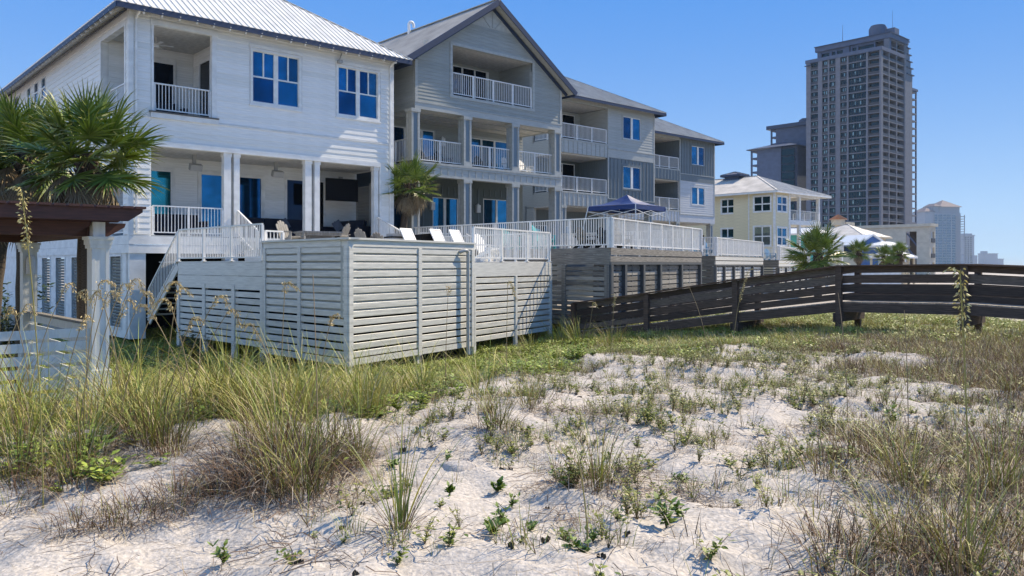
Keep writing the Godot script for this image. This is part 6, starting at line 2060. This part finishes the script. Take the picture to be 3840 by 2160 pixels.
func sea_oats() -> void:
	var r := RandomNumberGenerator.new()
	r.seed = 55
	var tall := []
	for k in 4:
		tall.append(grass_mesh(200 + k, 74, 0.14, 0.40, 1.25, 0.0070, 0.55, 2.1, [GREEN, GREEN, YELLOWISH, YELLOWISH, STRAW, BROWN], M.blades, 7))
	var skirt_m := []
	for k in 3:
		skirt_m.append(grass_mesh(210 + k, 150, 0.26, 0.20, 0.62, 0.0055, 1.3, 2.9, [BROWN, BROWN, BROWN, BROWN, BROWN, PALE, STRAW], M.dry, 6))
	# the bold tuft in the foreground: few stiff blades over a ring of fallen ones
	var bold := thing("sea_oats_clump", "bold sea oats tuft with few stiff blades and a ring of fallen ones, centre foreground", "grass clump", Vector3(-0.68, ground(-0.68, 4.95), -4.95), 0.4)
	put("green_blades", grass_mesh(240, 24, 0.05, 0.45, 0.95, 0.010, 0.62, 0.75, [GREEN, [Color(0.06, 0.09, 0.015), Color(0.20, 0.24, 0.05)], YELLOWISH], M.blades, 7), bold)
	put("dead_skirt", grass_mesh(241, 60, 0.07, 0.20, 0.55, 0.005, 1.5, 1.0, [BROWN, BROWN, PALE, BROWN], M.dry, 6), bold)
	var gl := "sea oats clumps on the left dune ridge"
	var row := from_left([[-4.35, 7.25, 1.0, 0.9], [-4.0, 6.6, 0.95, 1.0], [-3.75, 7.2, 1.1, 1.0], [-3.55, 6.6, 0.8, 1.0], [-3.65, 7.8, 1.1, 0.8], [-3.3, 7.4, 1.0, 0.9], [-3.1, 7.35, 1.0, 1.1], [-4.6, 7.9, 1.15, 0.8], [-4.9, 7.2, 1.1, 0.9], [-3.9, 8.4, 1.2, 0.7], [-3.2, 8.5, 1.15, 0.7], [-2.8, 8.3, 1.0, 0.6], [-5.3, 8.6, 1.2, 0.7], [-4.6, 9.2, 1.2, 0.6]])
	for i in row.size():
		var q: Array = row[i]
		oat_clump(tall, skirt_m, r, "tall yellow-green sea oats clump, %s from the left on the left dune ridge" % ORDER[i], q[0], q[1], q[2], q[3], gl)
	row = from_left([[-2.45, 7.7, 0.9, 0.8], [-2.15, 7.35, 1.05, 0.9], [-1.95, 6.95, 1.1, 1.25], [-1.75, 6.6, 1.0, 1.4], [-1.6, 7.1, 1.05, 1.1], [-1.72, 6.05, 0.7, 1.3], [-1.5, 6.0, 0.75, 1.1], [-2.3, 7.0, 0.7, 1.2]])
	for i in row.size():
		var q: Array = row[i]
		oat_clump(tall, skirt_m, r, "dense sea oats clump with dark dead skirt, %s from the left in the thicket" % ORDER[i], q[0], q[1], q[2], q[3], "sea oats clumps of the dark central thicket")
	for q in [["reddish-stemmed sea oats tuft alone left of centre on the white sand", -1.3, 6.85, 0.8, 0.55], ["sea oats tuft with brown base on the crest behind the small sand bump", -0.15, 7.8, 0.7, 0.9], ["shaded low sea oats tuft under the green slope", 0.2, 9.1, 0.6, 1.0], ["sea oats tuft with brown fan of dead blades right of centre", 0.62, 5.95, 0.75, 1.0], ["fresh green tuft on the far white sand crest", 2.2, 11.6, 0.55, 0.2], ["tall thin sea oats tuft in the bottom right corner", 2.37, 4.25, 0.75, 0.9], ["yellow-green sea oats tuft among brown grass at right", 2.72, 5.6, 0.7, 0.6], ["arching straw-coloured sea oats tuft at the lower right", 2.15, 4.55, 0.6, 1.1], ["green sea oats tuft at the right edge", 3.35, 5.6, 0.8, 0.8]]:
		oat_clump(tall, skirt_m, r, q[0], q[1], q[2], q[3], q[4], "")
	var core := grass_mesh(230, 420, 0.42, 0.35, 0.85, 0.006, 1.2, 3.4, [BROWN, BROWN, BROWN, [Color(0.03, 0.018, 0.012), Color(0.08, 0.05, 0.03)], [Color(0.03, 0.018, 0.012), Color(0.08, 0.05, 0.03)], PALE], M.dry, 7)
	for q in [["dark domed heap of dead sea oat blades at the heart of the thicket", -1.72, 6.35, 1.0], ["second dark heap of dead blades on the thicket's left flank", -2.15, 6.55, 0.85], ["dark heap of dead blades behind the thicket on the crest", -1.65, 7.0, 0.8]]:
		var hp := put("dead_grass_heap", core, self, Transform3D(Basis.from_scale(Vector3.ONE * q[3]), Vector3(q[1], ground(q[1], q[2]), -q[2])))
		tag(hp, q[0], "grass clump")
	# matted dead roots trailing down to the left of the thicket
	row = from_left([[-2.95, 5.5, 0.85], [-2.75, 5.6, 0.9], [-2.62, 5.72, 0.95], [-2.4, 5.9, 1.0], [-2.2, 6.1, 1.1], [-2.05, 6.2, 1.15], [-2.5, 6.1, 0.9], [-4.1, 5.9, 1.0], [-3.75, 6.1, 1.0], [-3.45, 6.35, 0.9], [-2.9, 7.0, 0.7]])
	for i in row.size():
		var q: Array = row[i]
		var t := thing("dead_grass_mat", "dark matted dead grass on the sand slope, %s from the left edge" % ORDER[i], "grass clump", Vector3(q[0], ground(q[0], q[1]), -q[1]), r.randf() * TAU, "dead grass mats on the lower left sand")
		put("dead_blades", skirt_m[r.randi() % 3], t, Transform3D(Basis.from_scale(Vector3(q[2], q[2] * 0.75, q[2])), Vector3.ZERO))
		put("live_blades", grass_mesh(300 + int(q[1] * 100), 14, 0.12, 0.12, 0.3, 0.005, 0.8, 0.9, [GREEN, YELLOWISH], M.blades, 4), t).set_meta("kind", "stuff")

# a seed stalk: from the ground up to an apex, then on along a drooping tip; the plume covers the last stretch of it
func stalk(label: String, x: float, d: float, top: Vector3, droop: Vector3, plume: float, straw: float, group := "") -> void:
	var r := RandomNumberGenerator.new()
	r.seed = int(absf(x) * 1000 + d * 77)
	var g := ground(x, d)
	var t := thing("sea_oat_stalk", label, "seed stalk", Vector3(x, g, -d), 0.0, group)
	var e := top - t.position
	var c := MB.new(); c.colored = true
	var stem_c := Color(0.24, 0.23, 0.06).lerp(Color(0.27, 0.20, 0.13), straw)
	c.col = stem_c
	var path := []
	var n := 14
	for i in n + 1:
		var f := float(i) / n
		path.append(Vector3(e.x * pow(f, 1.7), e.y * (f + 0.12 * f * (1 - f)), e.z * pow(f, 1.7)) - Vector3(0, 0.03 if i == 0 else 0.0, 0))
	if droop.length() > 0.01:
		var last: Vector3 = path[n] - path[n - 1]
		for i in 7:
			var f := (i + 1) / 7.0
			path.append(path[n] + last.normalized() * droop.length() * 0.55 * f * (1 - f) * 2.0 + droop * f * f + Vector3(droop.x, 0, droop.z) * 0.4 * f * (1 - f))
	var rad := []
	for i in path.size(): rad.append(lerpf(0.0055, 0.0028, float(i) / path.size()))
	c.tube(path, rad, 5)
	obj("stem", c, M.dry, t)
	if plume <= 0.0: return
	var h := MB.new()
	var straw_c := Color(0.52, 0.46, 0.19).lerp(Color(0.55, 0.42, 0.22), straw)
	var total := 0.0
	for i in path.size() - 1: total += (path[i + 1] - path[i]).length()
	var num := int(40 + plume * 170)
	for i in num:
		var s := total - plume * pow(r.randf(), 0.85)
		var k := 0
		while k < path.size() - 2 and s > (path[k + 1] - path[k]).length():
			s -= (path[k + 1] - path[k]).length(); k += 1
		var seg: Vector3 = path[k + 1] - path[k]
		var o: Vector3 = path[k] + seg.normalized() * minf(s, seg.length())
		var az := r.randf() * TAU
		var away := clampf((total - plume * 0.5 - s) * 0.0 + 1.0, 0.3, 1.0)
		var out := (Vector3(cos(az), 0.0, sin(az)) * 0.026 + seg.normalized() * 0.030) * r.randf_range(0.4, 1.2) * away
		var fall := (out * 0.7 + Vector3(0, -0.030, 0) + droop * 0.05)
		var z := r.randf_range(0.019, 0.030)
		var q := o + out
		var dirn := fall.normalized()
		var side := dirn.cross(Vector3(cos(az * 3), 0.3, sin(az * 3))).normalized()
		var cc := straw_c * r.randf_range(0.7, 1.2)
		h.ribbon([o, q], [0.0025, 0.0025], side, [stem_c, stem_c])
		h.ribbon([q, q + dirn * z * 0.4, q + dirn * z], [0.003, z * 0.40, 0.0004], side, [cc, cc, cc])
	obj("seed_head", h, M.blades, t)

func stalks() -> void:
	stalk("tallest sea oat stalk with pale plume crossing the pergola", -3.46, 6.0, P(-3.62, 6.0, 3.14), Vector3(-0.06, 0.03, 0.0), 0.52, 0.15)
	stalk("tall sea oat stalk with pale plume before the boardwalk post at right", 2.42, 4.3, P(2.37, 4.3, 2.55), Vector3(-0.04, 0.02, 0), 0.42, 0.1)
	stalk("single sea oat stalk with drooping straw plume before the slatted wall", -0.08, 11.5, P(-0.06, 11.5, 2.32), Vector3(0.12, -0.22, 0), 0.36, 0.7)
	stalk("sea oat stalk with pale plume before the boardwalk ramp", 4.75, 17.4, P(5.05, 17.4, 2.45), Vector3(0.12, 0.06, 0), 0.85, 0.6)
	stalk("small sea oat plume at the boardwalk's low end", 2.05, 22.0, P(2.2, 22.0, 1.55), Vector3(0.10, -0.1, 0), 0.3, 0.6)
	stalk("sea oat plume against the dark deck front beside the ramp", 2.75, 22.5, P(2.85, 22.5, 1.75), Vector3(-0.05, 0.02, 0), 0.4, 0.6)
	stalk("bare dark stick standing in the thicket", -1.54, 6.45, P(-1.58, 6.45, 2.52), Vector3.ZERO, 0.0, 0.9)
	stalk("bare thin stem crossing the boardwalk ramp", 3.5, 14.5, P(3.12, 14.5, 2.28), Vector3.ZERO, 0.0, 0.8)
	stalk("leaning leafless stem in the right foreground", 0.42, 4.5, P(0.36, 4.5, 1.55), Vector3.ZERO, 0.0, 0.3)
	stalk("bare stem rising through the brown grass at right", 3.9, 8.0, P(3.86, 8.0, 2.15), Vector3.ZERO, 0.0, 0.9)
	stalk("slim bare stem left of the right-hand plume", 3.55, 8.6, P(3.45, 8.6, 2.3), Vector3.ZERO, 0.0, 0.9)
	stalk("brown stem before the pool deck's tall wall with tiny plume", -0.9, 11.0, P(-0.86, 11.0, 2.30), Vector3(0.0, 0.0, 0), 0.12, 0.9)
	var r := RandomNumberGenerator.new()
	r.seed = 9
	var plumes := from_left([[30, 1180, -1], [115, 1165, 1], [270, 1085, 1], [300, 1110, -1], [352, 1120, -1], [395, 1085, 1], [430, 1120, 1], [478, 1090, 1], [495, 1150, 1], [528, 1170, -1], [520, 1075, 1], [560, 1120, 1], [610, 1150, -1], [650, 1090, 1], [690, 1110, 1], [745, 1215, 1], [835, 1135, 1], [880, 1185, 1], [925, 1240, -1], [340, 1210, 1], [1265, 1205, 1], [1090, 1085, 1]].map(func(q): return [q[0], 1.0, q[1], q[2]]))
	for i in plumes.size():
		var q: Array = [plumes[i][0], plumes[i][2], plumes[i][3]]
		var d := 8.3 + r.randf_range(-0.9, 0.9)
		var x: float = (q[0] - 1920.0) / 3049.0 * d
		var y: float = EYE - (q[1] - 992.0) / 3049.0 * d
		var s: float = q[2]
		stalk("arching sea oat stalk with drooping straw plume, %s from the left edge" % ORDER[i] if q[0] < 1000 else ("short drooping straw plume before the wall corner" if q[0] > 1200 else "dark drooping plume before the wall's shaded side"), x - s * r.randf_range(0.15, 0.5), d + r.randf_range(-0.2, 0.2), Vector3(x - s * 0.06, y + 0.05, -d), Vector3(s * r.randf_range(0.06, 0.16), r.randf_range(-0.16, -0.02), r.randf_range(-0.06, 0.06)), r.randf_range(0.24, 0.34), 0.75, "sea oat stalks on the left ridge" if q[0] < 1000 else "")

func leafy_plants() -> void:
	var ms := [leafy_mesh(400, 6, 9, 0.13, 0.09, 0.070, Color(0.06, 0.12, 0.015), Color(0.17, 0.26, 0.035), 0.9), leafy_mesh(401, 8, 8, 0.11, 0.14, 0.062, Color(0.06, 0.125, 0.015), Color(0.19, 0.27, 0.04), 0.8), leafy_mesh(402, 6, 9, 0.16, 0.09, 0.058, Color(0.08, 0.14, 0.02), Color(0.21, 0.28, 0.05), 0.8)]
	var r := RandomNumberGenerator.new()
	r.seed = 8
	for q in [["bright leafy seedling alone at the lower left", -1.67, 4.7, 0.9], ["small leafy plant right of the lone bump", -0.11, 6.14, 0.9], ["upper of two leafy plants close together in the centre", -0.06, 5.12, 0.9], ["leafy plant on the sand above the pair", 0.0, 5.64, 0.7], ["small leafy plant below the centre pair", 0.11, 4.94, 0.65], ["wide leafy plant with dark shadow left of the centre pair", -0.12, 4.95, 1.1], ["tiny leafy plant beside the central tuft", -0.44, 5.78, 0.7], ["leafy plant behind the central tuft", -1.01, 6.86, 0.8], ["dark leafy plant at the bottom of the photo", 0.38, 4.46, 0.8], ["paler leafy plant beside the bare stem at bottom", 0.47, 4.72, 0.7], ["yellow-green bushy plant right of centre", 0.93, 4.9, 1.25], ["leafy plant just behind the yellow-green bush", 1.05, 5.1, 0.8], ["round green bush on the sand at right", 4.03, 8.6, 1.3], ["far leafy tuft under the brown slope", 4.1, 12.0, 1.1], ["leafy sprig by the sand bump", -0.55, 6.9, 0.7], ["leafy plant at the foot of the brown fan tuft", 0.35, 6.5, 0.8], ["leafy sprig right of the brown fan tuft", 1.3, 6.2, 0.8]]:
		var t := put("leafy_beach_plant", ms[r.randi() % 3], self, Transform3D(Basis(Vector3.UP, r.randf() * TAU).scaled(Vector3.ONE * q[3]), Vector3(q[1], ground(q[1], q[2]), -q[2])))
		tag(t, q[0], "plant")
	# shrubs behind the pergola, and a few far ones
	var dark := leafy_mesh(410, 60, 26, 2.6, 1.5, 0.16, Color(0.018, 0.035, 0.012), Color(0.05, 0.08, 0.025), 0.5)
	var sb := put("evergreen_shrub", dark, self, Transform3D(Basis(), Vector3(-13.0, -0.2, -21.0)))
	tag(sb, "dark tall shrub behind the pergola at the left edge", "shrub")
	for q in [["yellow-green shrub beside the pergola column", -7.0, 15.2, 0.42, -0.2, 411, 1], ["dark shrub in the shade under the pool deck's left side", -8.6, 22.0, 0.5, -0.2, 412, 0], ["dark shrub at the foot of the tall slatted wall", -6.2, 20.0, 0.36, -0.2, 415, 0], ["far green shrub by the white shelter", 41.5, 85.0, 0.7, 0.3, 413, 0], ["far green shrub before the low rise corner", 48.5, 95.0, 0.8, 0.3, 414, 0]]:
		var c0 := Color(0.05, 0.085, 0.015) if q[6] else Color(0.02, 0.04, 0.012)
		var c1 := Color(0.16, 0.20, 0.03) if q[6] else Color(0.06, 0.09, 0.025)
		var o := put("shrub", leafy_mesh(q[5], 30, 18, 2.4, 1.4, 0.2, c0, c1, 0.5), self, Transform3D(Basis.from_scale(Vector3.ONE * q[3]), Vector3(q[1], q[4], -q[2])))
		tag(o, q[0], "shrub")
	# tall grass round the boardwalk's low end
	var gm := grass_mesh(420, 90, 0.4, 0.5, 1.2, 0.010, 0.6, 1.5, [GREEN, GREEN, YELLOWISH, BROWN], M.blades, 5)
	for q in [["bushy green grass at the low end of the boardwalk", 2.2, 26.5, 1.1], ["dark green grass beside the boardwalk's first post", 1.7, 27.5, 1.1], ["green grass tussock before the boardwalk ramp", 3.2, 25.5, 0.9], ["green grass tussock at the right end of the pool deck", 0.6, 25.0, 0.8]]:
		var o := put("grass_tussock", gm, self, Transform3D(Basis(Vector3.UP, q[1]).scaled(Vector3.ONE * q[3]), Vector3(q[1], ground(q[1], q[2]), -q[2])))
		tag(o, q[0], "grass clump")
	# the lone sand bump
	var sbm := MB.new(); sbm.colored = true; sbm.col = Color(0.60, 0.56, 0.52)
	for i in 10:
		for j in 16:
			var qd := []
			for k in [[0, 0], [1, 0], [1, 1], [0, 1]]:
				var v: float = float(i + k[1]) / 10.0; var a: float = TAU * (j + k[0]) / 16.0
				var rr := 0.11 * sin(PI * 0.5 * v) + 0.02 * sin(a * 3.0) * v
				qd.append(Vector3(cos(a) * rr * 1.5, 0.09 * cos(PI * 0.5 * v) - 0.02 + 0.012 * sin(a * 2.0 + 1.0) * v, -sin(a) * rr))
			sbm.quad(qd[3], qd[2], qd[1], qd[0])
	var bump := obj("sand_lump", sbm, M.sand, self, Vector3(-0.45, ground(-0.45, 6.75) - 0.01, -6.75))
	tag(bump, "small pale lump of sand below the crest tuft", "lump")

# ------------------------------------------------------------------ camera, sky, light
func sky_image() -> ImageTexture:
	var w := 512; var h := 256
	var im := Image.create(w, h, false, Image.FORMAT_RGBF)
	var sun := sun_dir()
	for j in h:
		var th := PI * (j + 0.5) / h
		for i in w:
			var ph := TAU * ((i + 0.5) / w - 0.5)
			var v := Vector3(sin(th) * sin(ph), cos(th), -sin(th) * cos(ph))
			var y := maxf(v.y, 0.0)
			var cs := v.dot(sun)
			var air := exp(-y * 6.0)                   # how much of the pale low air is looked through
			var c := Color(0.012, 0.140, 0.46).lerp(Color(0.36, 0.51, 0.63), pow(air, 1.05))
			var glow := pow(maxf(0.0, 0.5 + 0.5 * cs), 6.0)
			c = c.lerp(Color(0.44, 0.60, 0.78), glow * 0.45)
			c += Color(0.9, 0.85, 0.75) * pow(maxf(0.0, cs), 60.0) * 0.8
			if v.y < 0.0: c = c.lerp(Color(0.42, 0.42, 0.40), smoothstep(0.0, -0.12, v.y))
			im.set_pixel(i, j, c)
	return ImageTexture.create_from_image(im)

func sun_dir() -> Vector3:
	var f := Vector3(0.6698, 0, 0.7426)       # out of the house fronts
	var hz := (U * cos(deg_to_rad(7.5)) + f * sin(deg_to_rad(7.5))).normalized()
	return (hz * cos(deg_to_rad(46.0)) + Vector3.UP * sin(deg_to_rad(46.0))).normalized()

func _ready() -> void:
	var cam := Camera3D.new()
	cam.name = "camera"
	cam.position = Vector3(0, EYE, 0)
	cam.near = 0.1
	cam.far = 6000.0
	cam.projection = Camera3D.PROJECTION_FRUSTUM
	# focal length 813 px on a 1024 x 576 picture; the horizon stands 23.5 px above the middle
	cam.size = 0.1 * 576.0 / 813.0
	cam.frustum_offset = Vector2(0, -0.1 * 23.5 / 813.0)
	add_child(cam)
	var we := WorldEnvironment.new()
	we.name = "environment"
	var env := Environment.new()
	env.background_mode = Environment.BG_SKY
	var sky := Sky.new()
	var sm := PanoramaSkyMaterial.new()
	sm.panorama = sky_image()
	sky.sky_material = sm
	env.sky = sky
	env.background_energy_multiplier = 1.08
	env.tonemap_mode = Environment.TONE_MAPPER_LINEAR
	env.tonemap_exposure = 1.68
	env.sdfgi_enabled = true
	env.ssao_enabled = true
	env.ssil_enabled = true
	env.fog_enabled = true
	env.fog_density = 0.00013
	env.fog_light_color = Color(0.84, 0.92, 1.0)
	we.environment = env
	add_child(we)
	var sun := DirectionalLight3D.new()
	sun.name = "sun"
	sun.light_color = Color(1.0, 0.93, 0.81)
	sun.light_energy = 1.5
	sun.light_angular_distance = 0.5
	sun.shadow_enabled = true
	add_child(sun)
	sun.look_at_from_position(sun_dir() * 50.0, Vector3.ZERO)

	rng.seed = 12
	wide_noise.seed = 3; wide_noise.frequency = 0.22; wide_noise.fractal_octaves = 2
	bump_noise.seed = 5; bump_noise.frequency = 2.4; bump_noise.fractal_octaves = 3
	mid_noise.seed = 21; mid_noise.frequency = 0.7; mid_noise.fractal_octaves = 2
	clump_noise.seed = 14; clump_noise.frequency = 0.75; clump_noise.fractal_octaves = 2
	patch_noise.seed = 8; patch_noise.frequency = 0.33; patch_noise.fractal_octaves = 3
	make_materials()
	build_ground()
	white_house()
	grey_house()
	row_house("grey_hip_house", "grey hip-roofed house right of the gabled house, lap siding over slate batten siding", 36.18, 35.5, 9.2, 4.3, 10.5, 7.2, 9.62, 6.31, [[5.86, 7.68, 11.07, 12.54], [5.86, 7.70, 7.72, 9.2]], M.grey_siding_light, M.slate_siding, true, false)
	row_house("far_hip_house", "third grey house in the row, dark batten siding over pale lap siding", 47.5, 40.5, 12.6, 7.6, 10.42, 7.06, 9.50, 6.12, [[9.27, 11.1, 11.0, 12.54], [9.3, 11.1, 7.65, 9.1]], M.slate_siding, M.pale_siding, false, true)
	yellow_house()
	tower()
	mid_tower()
	far_towers()
	low_buildings()
	first_deck()
	other_deck("weathered_deck", "weathered bare wood deck with dark front posts behind the boardwalk ramp", P(3.5, 28.9), 10.95, 12.0, 3.2, [0.1, 1.4, 3.3, 5.24, 7.98, 10.8], M.deck_weathered, M.deck_weathered, M.deck_post_dark, 0.10)
	other_deck("third_deck", "third deck in the row, olive side and pale front boards", P(11.73, 46.9), 12.0, 9.0, 3.1, [0.1, 2.0, 4.2, 6.5, 9.0, 11.9], M.deck_olive, M.deck_paint, M.deck_post_dark, 0.10)
	other_deck("last_deck", "last deck in the row, half hidden by the shaggy palm", P(21.0, 64.0), 12.0, 8.0, 2.95, [0.1, 3.0, 6.0, 9.0, 11.9], M.deck_olive, M.deck_paint, M.deck_post_dark, 0.10)
	boardwalk()
	pergola()
	palms()
	furniture()
	tent()
	ground_plants()
	sea_oats()
	stalks()
	leafy_plants()
